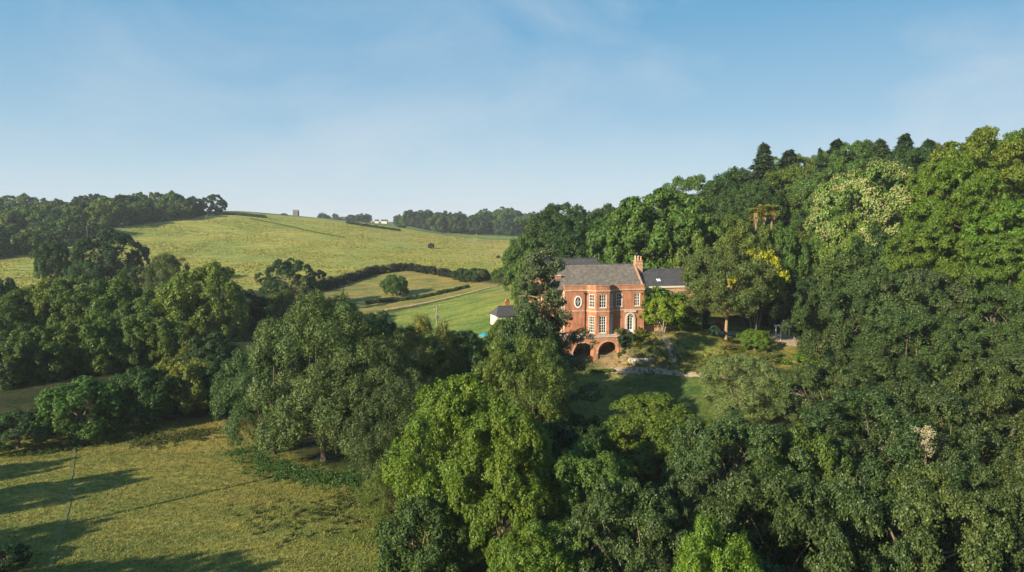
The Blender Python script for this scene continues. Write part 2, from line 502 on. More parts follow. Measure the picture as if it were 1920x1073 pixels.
far_poly = [(-80, 640), (-200, 660), (-260, 1000), (200, 1300), (300, 760), (40, 560), (0, 575)]

def lin(r, g, b): return np.array([r, g, b])
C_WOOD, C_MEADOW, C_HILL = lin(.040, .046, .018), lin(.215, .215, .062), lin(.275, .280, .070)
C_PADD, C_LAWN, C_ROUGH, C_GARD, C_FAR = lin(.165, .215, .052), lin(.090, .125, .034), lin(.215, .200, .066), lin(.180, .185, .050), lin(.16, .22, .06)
C_OTHER = lin(.13, .14, .05)

def build_terrain():
    ny, nx = _gx.shape
    V = np.stack([_gx.ravel(), _gy.ravel(), GZ.ravel()], 1)
    x, y = V[:, 0], V[:, 1]
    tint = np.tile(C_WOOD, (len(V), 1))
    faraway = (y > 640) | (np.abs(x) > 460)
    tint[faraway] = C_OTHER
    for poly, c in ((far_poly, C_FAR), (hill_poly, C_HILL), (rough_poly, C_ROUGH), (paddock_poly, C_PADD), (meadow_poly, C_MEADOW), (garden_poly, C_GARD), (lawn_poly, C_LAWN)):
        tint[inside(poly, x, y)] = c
    band = inside([tuple(P(*q)[:2]) for q in [(0, 560, 200), (0, 530, 235), (400, 540, 240), (460, 560, 200)]], x, y)
    tint[band] = lin(.12, .14, .04)
    # bare, drier and greener patches that the grass itself has
    def spot(px, py, Y, rx, ry, c, a):
        p = P(px, py, Y)
        w = np.exp(-(((x - p[0]) / rx) ** 2 + ((y - p[1]) / ry) ** 2)) * a
        tint[:] = tint * (1 - w[:, None]) + c * w[:, None]
    for q in [(380, 812, 98, 8, 5, lin(.24, .17, .05), .6), (560, 940, 74, 9, 6, lin(.19, .15, .05), .4), (640, 900, 78, 4, 5, lin(.08, .12, .02), .7), (680, 1010, 64, 5, 9, lin(.10, .15, .03), .6),
              (250, 860, 88, 14, 6, lin(.19, .155, .05), .35), (120, 1050, 60, 12, 6, lin(.11, .125, .035), .5), (1150, 680, 119, 4, 3, lin(.36, .26, .14), .8), (1225, 692, 117, 5, 1.6, lin(.36, .26, .13), .7),
              (1250, 650, 122, 3.5, 3, lin(.30, .22, .09), .6), (1500, 655, 126, 8, 3, lin(.20, .19, .05), .5), (808, 487, 360, 3, 14, lin(.36, .26, .12), .6), (950, 475, 430, 26, 40, lin(.34, .25, .12), .5),
              (880, 452, 520, 60, 30, lin(.30, .235, .10), .5), (950, 545, 215, 9, 9, lin(.25, .19, .08), .5), (480, 530, 280, 30, 14, lin(.30, .22, .06), .4), (900, 505, 320, 20, 20, lin(.29, .22, .07), .35),
              (235, 535, 232, 6, 3, lin(.40, .20, .09), .7), (545, 880, 82, 2.5, 1.5, lin(.30, .16, .08), .8)]:
        spot(*q)
    t = tint.reshape(ny, nx, 3)
    for _ in range(1):
        tt = t.copy()
        tt[1:-1, 1:-1] = (t[1:-1, 1:-1] * 2 + t[:-2, 1:-1] + t[2:, 1:-1] + t[1:-1, :-2] + t[1:-1, 2:]) / 6
        t = tt
    tint = t.reshape(-1, 3)
    j, i = np.meshgrid(np.arange(ny - 1), np.arange(nx - 1), indexing='ij')
    a = (j * nx + i).ravel()
    F = np.stack([a, a + 1, a + 1 + nx, a + nx], 1)
    c = V[F].mean(1)
    cls = np.zeros(len(F), int)
    for k, poly in enumerate((far_poly, hill_poly, rough_poly, paddock_poly, meadow_poly, garden_poly, lawn_poly), 1):
        cls[inside(poly, c[:, 0], c[:, 1])] = k
    for k, nm in enumerate(('ground', 'far_pasture', 'hill_pasture', 'rough_grass', 'paddock', 'meadow', 'garden_bank', 'lawn')):
        f = F[cls == k]
        u, inv = np.unique(f.ravel(), return_inverse=True)
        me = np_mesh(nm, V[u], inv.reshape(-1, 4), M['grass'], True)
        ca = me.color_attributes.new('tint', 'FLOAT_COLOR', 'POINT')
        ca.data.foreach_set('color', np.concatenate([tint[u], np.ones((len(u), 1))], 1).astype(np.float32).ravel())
        tag(put(bpy.data.objects.new(nm, me)), kind='structure')
build_terrain()

def strip(name, pts, width, mat, lift=0.035, step=0.5, kind='structure', wob=0.0, seed=0):
    """a path laid over the ground along world points"""
    rng = np.random.default_rng(seed)
    pts = [np.array(p[:2], float) for p in pts]
    L = []
    for a, b in zip(pts[:-1], pts[1:]):
        n = max(2, int(np.linalg.norm(b - a) / step))
        for k in range(n): L.append(a + (b - a) * k / n)
    L.append(pts[-1]); L = np.array(L)
    for _ in range(3):
        L[1:-1] = (L[:-2] + 2 * L[1:-1] + L[2:]) / 4
    V, Fc = [], []
    nw = max(2, int(width / 0.5) + 1)
    for k, p in enumerate(L):
        d = L[min(k + 1, len(L) - 1)] - L[max(k - 1, 0)]
        d /= max(1e-6, np.linalg.norm(d)); nrm = np.array([-d[1], d[0]])
        wd = width * (1 + wob * rng.normal())
        for q in range(nw + 1):
            r = p + nrm * wd * (q / nw - 0.5)
            V.append((r[0], r[1], gz(r[0], r[1]) + lift))
    for k in range(len(L) - 1):
        for q in range(nw):
            a = k * (nw + 1) + q
            Fc.append((a, a + nw + 1, a + nw + 2, a + 1))
    o = put(bpy.data.objects.new(name, np_mesh(name, np.array(V), np.array(Fc), mat, True)))
    return tag(o, kind=kind)

strip('footpath', [G(142, 832), G(132, 900), G(128, 950), G(112, 1010), G(92, 1072)], 0.36, M['dirt'], lift=0.05, wob=0.2, seed=2)
strip('garden_path', [from_house(6.5, -6.6), from_house(13, -8.6), from_house(18, -11.5), from_house(24, -14.0), P(1400, 722, 110), P(1500, 744, 106), P(1560, 748, 104)], 1.3, M['gravel'], wob=0.12, seed=3)
strip('garden_path', [P(1206, 628, 126), P(1225, 637, 124.5), P(1243, 650, 122.3), P(1262, 668, 119.5), P(1266, 680, 116.6)], 1.1, M['gravel'], wob=0.1, seed=4)
strip('driveway', [P(1270, 622, 133), P(1330, 622, 137), P(1390, 626, 139), P(1440, 634, 137), P(1490, 652, 128), P(1540, 660, 126)], 4.2, M['gravel'], seed=5, wob=0.05)
strip('dry_bank', [P(722, 580, 214), P(800, 563, 221), P(880, 546, 229), P(948, 532, 237)], 2.0, M['dry'], lift=0.12, seed=6, wob=0.25)
strip('dry_bank', [P(660, 600, 190), P(722, 580, 214)], 2.0, M['dry'], lift=0.12, seed=16, wob=0.25)

# ------------------------------------------------------------------ foliage
def leaf_mesh(name, C, N, L, Wd, rng, mat, droop=0.0, fold=0.18, dirs=None):
    """one folded diamond per leaf spray: centres C, facing N"""
    n = len(C)
    N = N / (np.linalg.norm(N, axis=1, keepdims=True) + 1e-9)
    t = rng.normal(size=(n, 3)) if dirs is None else dirs + rng.normal(size=(n, 3)) * 0.45
    t[:, 2] -= droop
    t -= (t * N).sum(1, keepdims=True) * N
    t /= np.linalg.norm(t, axis=1, keepdims=True) + 1e-9
    b = np.cross(N, t)
    l = (L * rng.uniform(0.65, 1.35, n))[:, None]; w = (Wd * rng.uniform(0.7, 1.3, n))[:, None]
    V = np.empty((n, 4, 3))
    V[:, 0] = C - t * l * 0.5
    V[:, 1] = C + b * w * 0.5 + N * w * fold
    V[:, 2] = C + t * l * 0.5 - np.array([0, 0, 1.0]) * l * 0.06
    V[:, 3] = C - b * w * 0.5 + N * w * fold
    return np_mesh(name, V.reshape(-1, 3), np.arange(n * 4).reshape(-1, 4), mat)

def sph(n, rng):
    d = rng.normal(size=(n, 3))
    return d / np.linalg.norm(d, axis=1, keepdims=True)

def clump_leaves(bc, br, n_leaf, rng, sub=14, sub_r=0.42, flat=0.8, up=0.25, jit=0.6, centre=None, env=None, core=0.3, tall=1.0):
    """bc (K,3) bough centres, br (K,) radii -> leaf centres and normals on small tufts over every bough"""
    K = len(bc)
    d = sph(K * sub, rng)
    own = np.repeat(np.arange(K), sub)
    if centre is not None:                          # tufts sit mostly on the outer side of the bough
        o = bc[own] - centre
        o /= np.linalg.norm(o, axis=1, keepdims=True) + 1e-9
        d = d + o * 0.75; d[:, 2] += 0.2
        d /= np.linalg.norm(d, axis=1, keepdims=True)
    sc = bc[own] + d * br[own][:, None] * rng.uniform(0.6, 0.95, (K * sub, 1)) * np.array([1, 1, flat * tall])
    sr = br[own] * sub_r * rng.uniform(0.7, 1.3, K * sub)
    p = sr ** 2; p /= p.sum()
    k = rng.choice(K * sub, n_leaf, p=p)
    ld = sph(n_leaf, rng)
    rr = rng.uniform(0.25, 1.0, n_leaf) ** 0.5
    C = sc[k] + ld * (sr[k] * rr)[:, None] * np.array([1, 1, flat * tall])
    N = ld * 0.8 + d[k] * 0.55 + rng.normal(size=(n_leaf, 3)) * jit
    N[:, 2] += up
    if env is not None:
        q = np.linalg.norm((C - env[0]) / env[1], axis=1)
        keep = (q > 0.62) | (rng.random(n_leaf) < core)
        C, N = C[keep], N[keep]
    return C, N

def limb(mb, a, b, r0, r1, rng, bend=0.12, n=5, sides=6):
    a, b = np.array(a, float), np.array(b, float)
    L = np.linalg.norm(b - a); pts, rs = [], []
    off = rng.normal(size=3) * L * bend
    for i in range(n + 1):
        t = i / n
        p = a + (b - a) * t + off * math.sin(math.pi * t) + np.array([0, 0, L * 0.10 * math.sin(math.pi * t)])
        pts.append(tuple(p)); rs.append(r0 + (r1 - r0) * t)
    mb.tube(pts, rs, sides)
    return pts[n // 2]

PROTO = {}
def proto(kind, H, Rr, trunk, crown, extra=()):
    co = np.empty(len(crown.vertices) * 3, np.float32); crown.vertices.foreach_get('co', co); co = co.reshape(-1, 3)
    H = float(np.percentile(co[:, 2], 99.7)); Rr = float(np.percentile(np.abs(co[:, :2]), 98.5))
    PROTO[kind] = dict(H=H, R=Rr, trunk=trunk, crown=crown, extra=list(extra))

def broad(kind, seed, H=14.0, Rr=8.0, base=0.16, K=60, n_leaf=40000, L=0.36, Wd=0.22, br=(0.2, 0.32), flat=0.8, sub=14, sub_r=0.42, mat='leaf', bark='bark',
          tall=1.0, shape='dome', droop=0.0, jit=0.6, up=0.25, core=0.3, limbs=14, trunk_r=0.38, inner=0.22, dead=0, flower=0, stems=1):
    rng = np.random.default_rng(seed)
    z0, z1 = H * base, H
    cz, rz = (z0 + z1) / 2, (z1 - z0) / 2
    i = np.arange(K) + 0.5
    ph = np.pi * (1 + 5 ** 0.5) * i + rng.normal(size=K) * 0.35
    cosz = np.clip(1 - 1.86 * i / K + rng.normal(size=K) * 0.06, -0.86, 1)
    sinz = np.sqrt(1 - cosz ** 2)
    wob = rng.uniform(0.74, 1.14, K)
    rb = Rr * rng.uniform(br[0], br[1], K)
    rxy = np.full(K, 1.0)
    if shape == 'cone': rxy = 0.55 + 0.45 * (1 - np.clip(cosz, -1, 1)) / 1.4
    if shape == 'round_top': rxy = np.where(cosz > 0, 1.0, 0.95)
    if shape == 'tall': rxy = np.where(cosz > 0.3, 0.95, 1.0)
    u = sinz if shape != 'shrub' else np.maximum(sinz, 0.55 * (cosz < 0))
    if shape in ('tall', 'shrub', 'cone'): u = np.where(cosz < 0, np.maximum(sinz, 0.82), sinz)
    bc = np.stack([np.cos(ph) * u * (Rr - rb * 0.8) * wob * rxy, np.sin(ph) * u * (Rr - rb * 0.8) * wob * rxy, cz + cosz * (rz - rb * flat * tall * 0.85) * np.clip(wob, .9, 1.05)], 1)
    ki = int(K * inner)
    if ki:
        bi = bc[rng.choice(K, ki)] * np.array([0.5, 0.5, 1]) + np.array([0, 0, 0.0])
        bi[:, 2] = cz + (bi[:, 2] - cz) * 0.55
        bc = np.concatenate([bc, bi]); rb = np.concatenate([rb, Rr * rng.uniform(*br, ki)])
    centre = np.array([0, 0, cz - rz * 0.25])
    C, N = clump_leaves(bc, rb, n_leaf, rng, sub, sub_r, flat, up, jit, centre, (np.array([0, 0, cz]), np.array([Rr, Rr, rz])), core, tall)
    crown = leaf_mesh(kind + '_crown', C, N, L, Wd, rng, M[mat], droop)
    mb = MB()
    if stems == 1:
        top = (rng.normal() * 0.4, rng.normal() * 0.4, z0 + rz * 0.9)
        mb.tube([(0, 0, -0.6), (0, 0, 0.3), (rng.normal() * .12, rng.normal() * .12, z0 * 0.8 + .5), top], [trunk_r * 1.5, trunk_r * 1.1, trunk_r * 0.85, trunk_r * 0.3], 8)
        st = [((0, 0, z0 * 0.8 + .5), top)]
    else:
        st = []
        for k in range(stems):
            a = 2 * math.pi * k / stems + rng.uniform(0, 1)
            b0 = (math.cos(a) * 0.3, math.sin(a) * 0.3, -0.4); t1 = (math.cos(a) * Rr * 0.35, math.sin(a) * Rr * 0.35, z0 + rz)
            mb.tube([b0, tuple(0.5 * (np.array(b0) + np.array(t1))), t1], [trunk_r, trunk_r * .7, trunk_r * .25], 6)
            st.append((tuple(0.5 * (np.array(b0) + np.array(t1))), t1))
    for k in rng.choice(len(bc), min(limbs, len(bc)), replace=False):
        a, t = st[int(rng.integers(len(st)))]
        f = rng.uniform(0, 0.9)
        limb(mb, np.array(a) * (1 - f) + np.array(t) * f, centre + (bc[k] - centre) * 0.82, trunk_r * 0.34, 0.03, rng)
    trunk = mb.mesh(kind + '_trunk', M[bark], True)
    extra = []
    if dead:
        for q in range(dead):
            db = MB()
            k = rng.choice(np.where(bc[:len(wob), 2] > cz)[0])
            o = bc[k] - centre; o /= np.linalg.norm(o)
            a = bc[k]; e = bc[k] + o * rb[k] * 0.9 + rng.normal(size=3) * 0.2
            mid = limb(db, a, e, 0.07, 0.02, rng, 0.18)
            for _ in range(4):
                limb(db, mid, np.array(e) + rng.normal(size=3) * 0.6 + o * 0.2, 0.04, 0.01, rng, 0.2, 4, 5)
            extra.append(('dead_branch', db.mesh('dead_branch', M['bark_pale'], True)))
    if flower:
        o = (C - centre) / np.array([Rr, Rr, rz]); q = np.linalg.norm(o, axis=1)
        s = np.where((q > 0.8) & (C[:, 2] > cz - rz * 0.4))[0]
        s = rng.choice(s, min(flower, len(s)), replace=False)
        oo = (C[s] - centre); oo /= np.linalg.norm(oo, axis=1, keepdims=True)
        extra.append(('blossom', leaf_mesh('blossom', C[s] + oo * 0.25, oo + rng.normal(size=oo.shape) * .5, 0.27, 0.17, rng, M['blossom'], 0.2)))
    proto(kind, H, Rr, trunk, crown, extra)

def conifer(kind, seed, H=18.0, Rr=3.4, n_leaf=17000, L=0.50, Wd=0.20, gap=0.0):
    rng = np.random.default_rng(seed)
    mb = MB(); mb.tube([(0, 0, -0.5), (0, 0, H * 0.5), (0, 0, H * 0.99)], [0.32, 0.2, 0.02], 7)
    Cs, Ns, Ds = [], [], []
    nb = 170
    per = n_leaf // nb
    for i in range(nb):
        h = H * (0.10 + 0.885 * ((i + rng.uniform(-1.5, 1.5)) / nb) ** 0.85 if i > 2 else 0.1)
        if rng.random() < gap: continue
        r = Rr * max(0.02, 1 - (h / H)) ** 0.85 + 0.12
        a = i * 2.39996 + rng.normal() * 0.35
        rr = r * rng.uniform(0.55, 1.25)
        o = np.array([math.cos(a), math.sin(a), 0]); sd = np.array([-o[1], o[0], 0])
        b0 = np.array([0, 0, h]); e = b0 + o * rr + np.array([0, 0, rr * rng.uniform(-0.30, 0.12)])
        limb(mb, b0, e, 0.05, 0.01, rng, 0.04, 3, 4)
        t = rng.uniform(0.15, 1.05, per) ** 0.75
        sp = rng.normal(size=per) * (0.12 + rr * 0.20 * (1.15 - t))
        p = b0 + (e - b0) * t[:, None] + sd * sp[:, None] + np.array([0, 0, 1]) * (rng.normal(size=per) * 0.16 - np.abs(sp) * 0.35)[:, None]
        Cs.append(p); Ns.append(np.array([0, 0, 0.8]) + rng.normal(size=(per, 3)) * 0.6 + o * 0.5); Ds.append(np.tile(o, (per, 1)) + sd * np.sign(sp)[:, None] * 0.8)
    C, N, D = map(np.concatenate, (Cs, Ns, Ds))
    proto(kind, H, Rr, mb.mesh(kind + '_trunk', M['bark'], True), leaf_mesh(kind + '_crown', C, N, L, Wd, rng, M['needle'], 0.25, 0.1, D))

def cedar(kind, seed, H=23.0, Rr=7.5, n_leaf=62000, L=0.30, Wd=0.14):
    """old open conifer: bare upper stem, uneven plates of foliage at the ends of spreading limbs"""
    rng = np.random.default_rng(seed)
    mb = MB()
    stem = [(0, 0, -0.5), (0.1, 0, H * 0.35), (-0.2, 0.1, H * 0.7), (0.1, 0, H * 0.97)]
    mb.tube(stem, [0.5, 0.38, 0.22, 0.05], 8)
    bc, rb, ax = [], [], []
    for i in range(38):
        f = 0.16 + 0.82 * (i / 38)
        h = H * f
        reach = Rr * (1.05 - 0.86 * max(0, f - 0.25) / 0.75) * rng.uniform(0.5, 1.1)
        a = i * 2.4 + rng.normal() * 0.35
        e = np.array([math.cos(a) * reach, math.sin(a) * reach, h + reach * rng.uniform(-0.10, 0.18)])
        limb(mb, (0, 0, h), e, 0.12, 0.02, rng, 0.06, 5, 5)
        for t in (0.55, 0.8, 1.0):
            bc.append(np.array([0, 0, h]) + (e - np.array([0, 0, h])) * t + rng.normal(size=3) * np.array([.5, .5, .2])); rb.append(rng.uniform(0.7, 1.5) * (1.35 - .38 * (f > .6)))
    bc, rb = np.array(bc), np.array(rb)
    C, N = clump_leaves(bc, rb, n_leaf, rng, 22, 0.34, 0.75, 0.35, 0.6)
    proto(kind, H, Rr, mb.mesh(kind + '_trunk', M['bark_warm'], True), leaf_mesh(kind + '_crown', C, N, L, Wd, rng, M['needle'], 0.1, 0.1))

# near kinds: full of small sprays
broad('oak_a', 11, 14, 8.2, 0.14, 64, 80000, 0.23, 0.135, (0.11, 0.22), 0.95, 38, 0.24, 'leaf_grey', limbs=14, dead=2, jit=0.5)
broad('oak_b', 12, 14, 8.0, 0.14, 58, 80000, 0.235, 0.135, (0.12, 0.24), 1.0, 38, 0.24, 'leaf_grey', limbs=14, dead=0, jit=0.5)
broad('oak_c', 13, 14, 8.4, 0.12, 72, 80000, 0.23, 0.135, (0.10, 0.20), 0.95, 38, 0.24, 'leaf_grey', limbs=14, dead=0, jit=0.5)
broad('ash_a', 21, 15, 6.4, 0.06, 70, 86000, 0.25, 0.12, (0.16, 0.27), 1.0, 38, 0.24, 'leaf', tall=1.05, shape='tall', droop=0.25, limbs=12, jit=0.45)
broad('ash_b', 22, 15, 6.2, 0.06, 62, 84000, 0.255, 0.12, (0.17, 0.28), 1.0, 38, 0.24, 'leaf', tall=1.15, shape='tall', droop=0.25, limbs=12, jit=0.45)
broad('willow_a', 31, 18, 7.5, 0.02, 84, 92000, 0.25, 0.10, (0.14, 0.25), 0.95, 38, 0.24, 'leaf_grey', tall=1.4, shape='tall', droop=0.6, limbs=12, jit=0.5)
broad('willow_b', 32, 17, 7.0, 0.02, 74, 86000, 0.255, 0.10, (0.15, 0.27), 0.95, 38, 0.24, 'leaf_grey', tall=1.45, shape='tall', droop=0.6, limbs=12, jit=0.5)
broad('bushy_a', 41, 9, 5.6, 0.03, 60, 50000, 0.25, 0.15, (0.15, 0.28), 0.95, 38, 0.24, 'leaf', shape='shrub', limbs=10, jit=0.45, tall=1.1)
broad('bushy_b', 42, 9, 5.2, 0.03, 54, 48000, 0.26, 0.15, (0.16, 0.29), 1.0, 38, 0.24, 'leaf', shape='shrub', limbs=10, jit=0.45, tall=1.1)
# middle distance
broad('round_a', 51, 17, 7.8, 0.08, 74, 46000, 0.38, 0.24, (0.14, 0.26), 1.0, 28, 0.28, 'leaf', limbs=12, jit=0.45, tall=1.15)
broad('round_b', 52, 17, 7.2, 0.06, 66, 44000, 0.38, 0.24, (0.15, 0.27), 1.0, 28, 0.28, 'leaf', tall=1.45, shape='tall', limbs=12, jit=0.45)
broad('round_c', 53, 17, 8.0, 0.10, 84, 46000, 0.36, 0.23, (0.12, 0.23), 1.0, 28, 0.28, 'leaf', limbs=18, bark='bark_pale', jit=0.45, tall=1.25)
broad('beech', 61, 22, 10.5, 0.04, 150, 78000, 0.36, 0.21, (0.09, 0.19), 0.75, 28, 0.28, 'leaf', shape='tall', droop=0.3, limbs=16, jit=0.5)
broad('bigleaf', 62, 18, 10.5, 0.06, 90, 60000, 0.50, 0.36, (0.12, 0.21), 1.0, 28, 0.28, 'leaf', limbs=12, jit=0.4)
broad('chestnut', 63, 18, 10.0, 0.08, 90, 48000, 0.42, 0.24, (0.13, 0.22), 0.85, 28, 0.28, 'leaf', limbs=12, flower=16000, jit=0.45)
broad('airy', 64, 17, 8.2, 0.24, 90, 62000, 0.27, 0.16, (0.12, 0.22), 0.95, 28, 0.32, 'leaf', limbs=14, core=0.8, bark='bark_warm', trunk_r=0.30, jit=0.6)
broad('garden', 65, 7.5, 4.0, 0.26, 48, 22000, 0.25, 0.17, (0.16, 0.28), 0.95, 28, 0.28, 'leaf', limbs=12, bark='bark_pale', stems=4, trunk_r=0.13)
conifer('fir_a', 71, 19, 3.6)
conifer('fir_b', 72, 18, 3.2, 13000, gap=0.2)
cedar('cedar', 73)
# far
broad('far_a', 81, 16, 7.5, 0.06, 50, 9500, 0.85, 0.60, (0.16, 0.28), 0.95, 14, 0.34, 'leaf', limbs=4, jit=0.4)
broad('far_b', 82, 16, 7.0, 0.06, 46, 9000, 0.85, 0.60, (0.17, 0.30), 1.0, 14, 0.34, 'leaf', shape='tall', tall=1.2, limbs=4, jit=0.4)
broad('far_c', 83, 16, 8.0, 0.06, 56, 9500, 0.82, 0.58, (0.14, 0.26), 0.95, 14, 0.34, 'leaf', limbs=4, jit=0.4)
broad('shrub', 91, 3.0, 2.4, 0.0, 26, 6000, 0.28, 0.18, (0.26, 0.40), 0.8, 10, 0.45, 'leaf', shape='shrub', limbs=4, trunk_r=0.08)

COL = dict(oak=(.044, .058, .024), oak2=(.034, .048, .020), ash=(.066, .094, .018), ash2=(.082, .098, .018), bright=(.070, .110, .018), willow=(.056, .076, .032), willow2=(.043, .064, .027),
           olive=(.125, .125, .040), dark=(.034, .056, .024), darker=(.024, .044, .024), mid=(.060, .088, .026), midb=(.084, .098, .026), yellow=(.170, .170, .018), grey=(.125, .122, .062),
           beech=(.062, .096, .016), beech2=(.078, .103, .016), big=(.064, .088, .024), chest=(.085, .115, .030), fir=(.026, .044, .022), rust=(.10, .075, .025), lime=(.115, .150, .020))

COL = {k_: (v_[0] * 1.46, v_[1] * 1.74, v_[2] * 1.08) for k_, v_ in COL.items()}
_rr = random.Random(7)
def tree(kind, x, y, H, w, label, colr, name='broadleaf_tree', cat='tree', group=None, rz=None, z=None, squash=None):
    p = PROTO[kind]
    zz = gz(x, y) - 0.15 if z is None else z
    sx = w / (2 * p['R']); q = (H / p['H']) / sx
    lo = 0.9 if kind[:3] in ('fir', 'far', 'rou', 'oak', 'bee', 'big') else 0.62
    if q < lo:                      # a broad crown keeps its shape: narrower, and rooted lower in the slope
        q2 = min(lo, q * 1.5); sx *= 0.93
        zz -= p['H'] * sx * q2 - H; H = p['H'] * sx * q2
    elif q > 1.45: sx *= (q / 1.45) ** 0.7
    r = thing(name, label, cat, (x, y, zz), _rr.uniform(0, 6.28) if rz is None else rz, group)
    r.scale = (sx, sx * _rr.uniform(0.94, 1.06), H / p['H'])
    q = (H / p['H']) / sx
    if q > 1.6 or q < .6: print('STRETCH %.2f %s %s' % (q, kind, label))
    c = COL[colr] if isinstance(colr, str) else colr
    k, hu, hb = _rr.uniform(0.86, 1.15), _rr.uniform(0.86, 1.14), _rr.uniform(0.85, 1.2)
    for nm, me in [('trunk', p['trunk']), ('crown', p['crown'])] + p['extra']:
        o = put(bpy.data.objects.new(nm, me), r)
        o.color = (c[0] * k * hu, c[1] * k, c[2] * k * hb, 1)
    return r

TREES = []
def T(kind, px, Y, ytop, wpx, label, colr, name='broadleaf_tree', cat='tree', group=None, minH=2.0):
    """a tree whose top shows at pixel (px, ytop) and stands at distance Y"""
    top = P(px, ytop, Y)
    H = max(minH, top[2] - gz(top[0], Y) + 0.15)
    w = wpx * Y / F0
    TREES.append((top[0], Y, w / 2))
    return tree(kind, top[0], Y, H, w, label, colr, name, cat, group)

# --- the foreground canopy at the lower right
T('oak_a', 1380, 62, 785, 272, 'grey-green oak-like tree with pale bare twigs, below the pale olive tree by the lawn', 'oak')
T('oak_b', 1640, 66, 735, 304, 'wide dark grey-green tree in the middle of the lower right canopy', 'oak2')
T('oak_c', 1870, 68, 690, 280, 'grey-green tree at the right picture edge, halfway down the canopy', 'oak')
T('oak_c', 1545, 84, 680, 185, 'grey-green tree standing just right of the pale olive tree, lower drive behind it', 'oak')
T('oak_a', 1730, 94, 590, 224, 'large spreading grey-green tree under the topmost oak of the right canopy', 'oak2')
T('oak_b', 1650, 110, 497, 217, 'tall glossy grey-green tree, topmost of the right canopy, right of the drive', 'oak')
T('oak_a', 1880, 98, 540, 198, 'grey-green tree with bare pale limbs at right edge below the beech slope', 'oak')
T('oak_c', 1185, 46, 905, 300, 'grey-green tree at the bottom edge between bright green ash crowns', 'oak')
T('oak_b', 1450, 44, 900, 340, 'dark textured oak crown at the bottom edge, below the twiggy grey-green tree', 'oak2')
T('oak_a', 1710, 46, 890, 350, 'wide oak crown at the bottom edge, second from the lower right corner', 'oak')
T('oak_c', 1915, 47, 880, 300, 'oak crown filling the lower right corner of the photo', 'oak2')
T('ash_a', 1345, 38, 985, 190, 'fresh bright green tree top at the bottom edge among dark oaks', 'bright', minH=10)
T('ash_b', 1000, 44, 985, 220, 'fresh green ash crown at the bottom edge right of the big central ash', 'ash')
T('ash_a', 1105, 57, 835, 190, 'green ash crown in half shade right of the tallest central ash', 'mid')
T('ash_b', 1235, 74, 742, 230, 'feathery bright green tree in front of the shaded lawn', 'ash')
T('willow_b', 1395, 96, 668, 180, 'pale olive rounded tree at the right end of the lawn', 'grey')
T('bushy_a', 1500, 62, 800, 200, 'dark bushy crown wedged between the oaks below the pale olive tree', 'mid')
T('ash_a', 848, 60, 712, 235, 'tall bright green ash with golden top in the centre foreground', 'ash2')
T('ash_b', 940, 56, 752, 215, 'bright green ash crowding the right side of the golden topped ash', 'ash')
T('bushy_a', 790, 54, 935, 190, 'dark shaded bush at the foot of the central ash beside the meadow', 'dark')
T('willow_a', 740, 66, 870, 130, 'yellow-green bush at the meadow edge left of the central ash', 'midb')
T('willow_b', 985, 85, 635, 205, 'sunlit light green tree in front of the arched terrace', 'olive' if False else 'midb')
T('cedar', 1014, 98, 466, 200, 'tall open conifer with tiered branches left of the brick house', (.074, .108, .040), 'conifer_tree')
T('round_b', 985, 93, 580, 115, 'dark green tree at the foot of the tall conifer, above the light green tree', 'dark')
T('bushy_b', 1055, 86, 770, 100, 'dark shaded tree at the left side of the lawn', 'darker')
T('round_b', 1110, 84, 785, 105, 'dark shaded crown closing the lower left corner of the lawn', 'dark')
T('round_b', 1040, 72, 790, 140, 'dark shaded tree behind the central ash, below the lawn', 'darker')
T('bushy_a', 954, 126, 597, 84, 'leafy bush half covering the white outbuilding', 'midb', name='shrub', cat='bush')
T('bushy_b', 930, 100, 630, 110, 'green bush below the small white outbuilding', 'mid')
T('bushy_a', 10, 57, 1040, 95, 'dark bush in the lower left corner of the meadow', 'darker', name='shrub', cat='bush')
T('oak_b', 1510, 65, 790, 260, 'dark oak crown between the twiggy grey-green tree and the wide dark one', 'oak2')
T('oak_a', 1755, 67, 722, 270, 'oak crown with the cream climber at its left, in the lower right canopy', 'oak')
T('oak_b', 1640, 88, 645, 220, 'oak crown in the heart of the right canopy, above the wide dark one', 'oak')
T('oak_c', 1815, 92, 605, 220, 'oak crown in the upper part of the canopy, second in from the right edge', 'oak')
T('oak_b', 1920, 86, 640, 200, 'oak crown cut by the right edge, above the grey-green one', 'oak2')
T('oak_c', 1575, 110, 528, 190, 'oak crown beside the drive, left shoulder of the topmost oak', 'oak2')
T('oak_a', 1745, 108, 508, 200, 'oak crown, right shoulder of the topmost oak', 'oak')
T('oak_b', 1835, 112, 515, 200, 'oak crown below the beeches near the right edge', 'oak2')
T('oak_a', 1580, 45, 905, 260, 'oak crown at the bottom edge between dark textured and wide oak crowns', 'oak')
T('oak_c', 1320, 50, 890, 230, 'oak crown above the fresh green tree top at the bottom edge', 'oak2')
# --- the willows by the meadow
T('willow_a', 600, 85, 552, 260, 'tallest grey-green willow, at the far corner of the meadow', 'willow')
T('willow_b', 505, 87.5, 640, 190, 'dark green willow overhanging the meadow, left of the tallest willow', 'willow2')
T('willow_b', 690, 81, 640, 220, 'grey-green willow right of the tallest willow, beside the stream', 'willow')
T('willow_a', 790, 94, 596, 170, 'yellowish willow behind the golden topped ash', 'olive')
T('bushy_a', 870, 97, 640, 150, 'dark green tree between yellowish willow and tall conifer', 'dark')
T('willow_b', 760, 74, 715, 200, 'dark grey-green willow in front of the yellowish one', 'willow2')
T('round_a', 690, 120, 588, 120, 'bluish grey-green tree behind the willows, under the paddock', 'willow2')
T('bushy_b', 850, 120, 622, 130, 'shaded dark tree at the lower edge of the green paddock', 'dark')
T('round_b', 610, 110, 565, 120, 'bright tree behind the tallest willow, near the pole', 'mid')
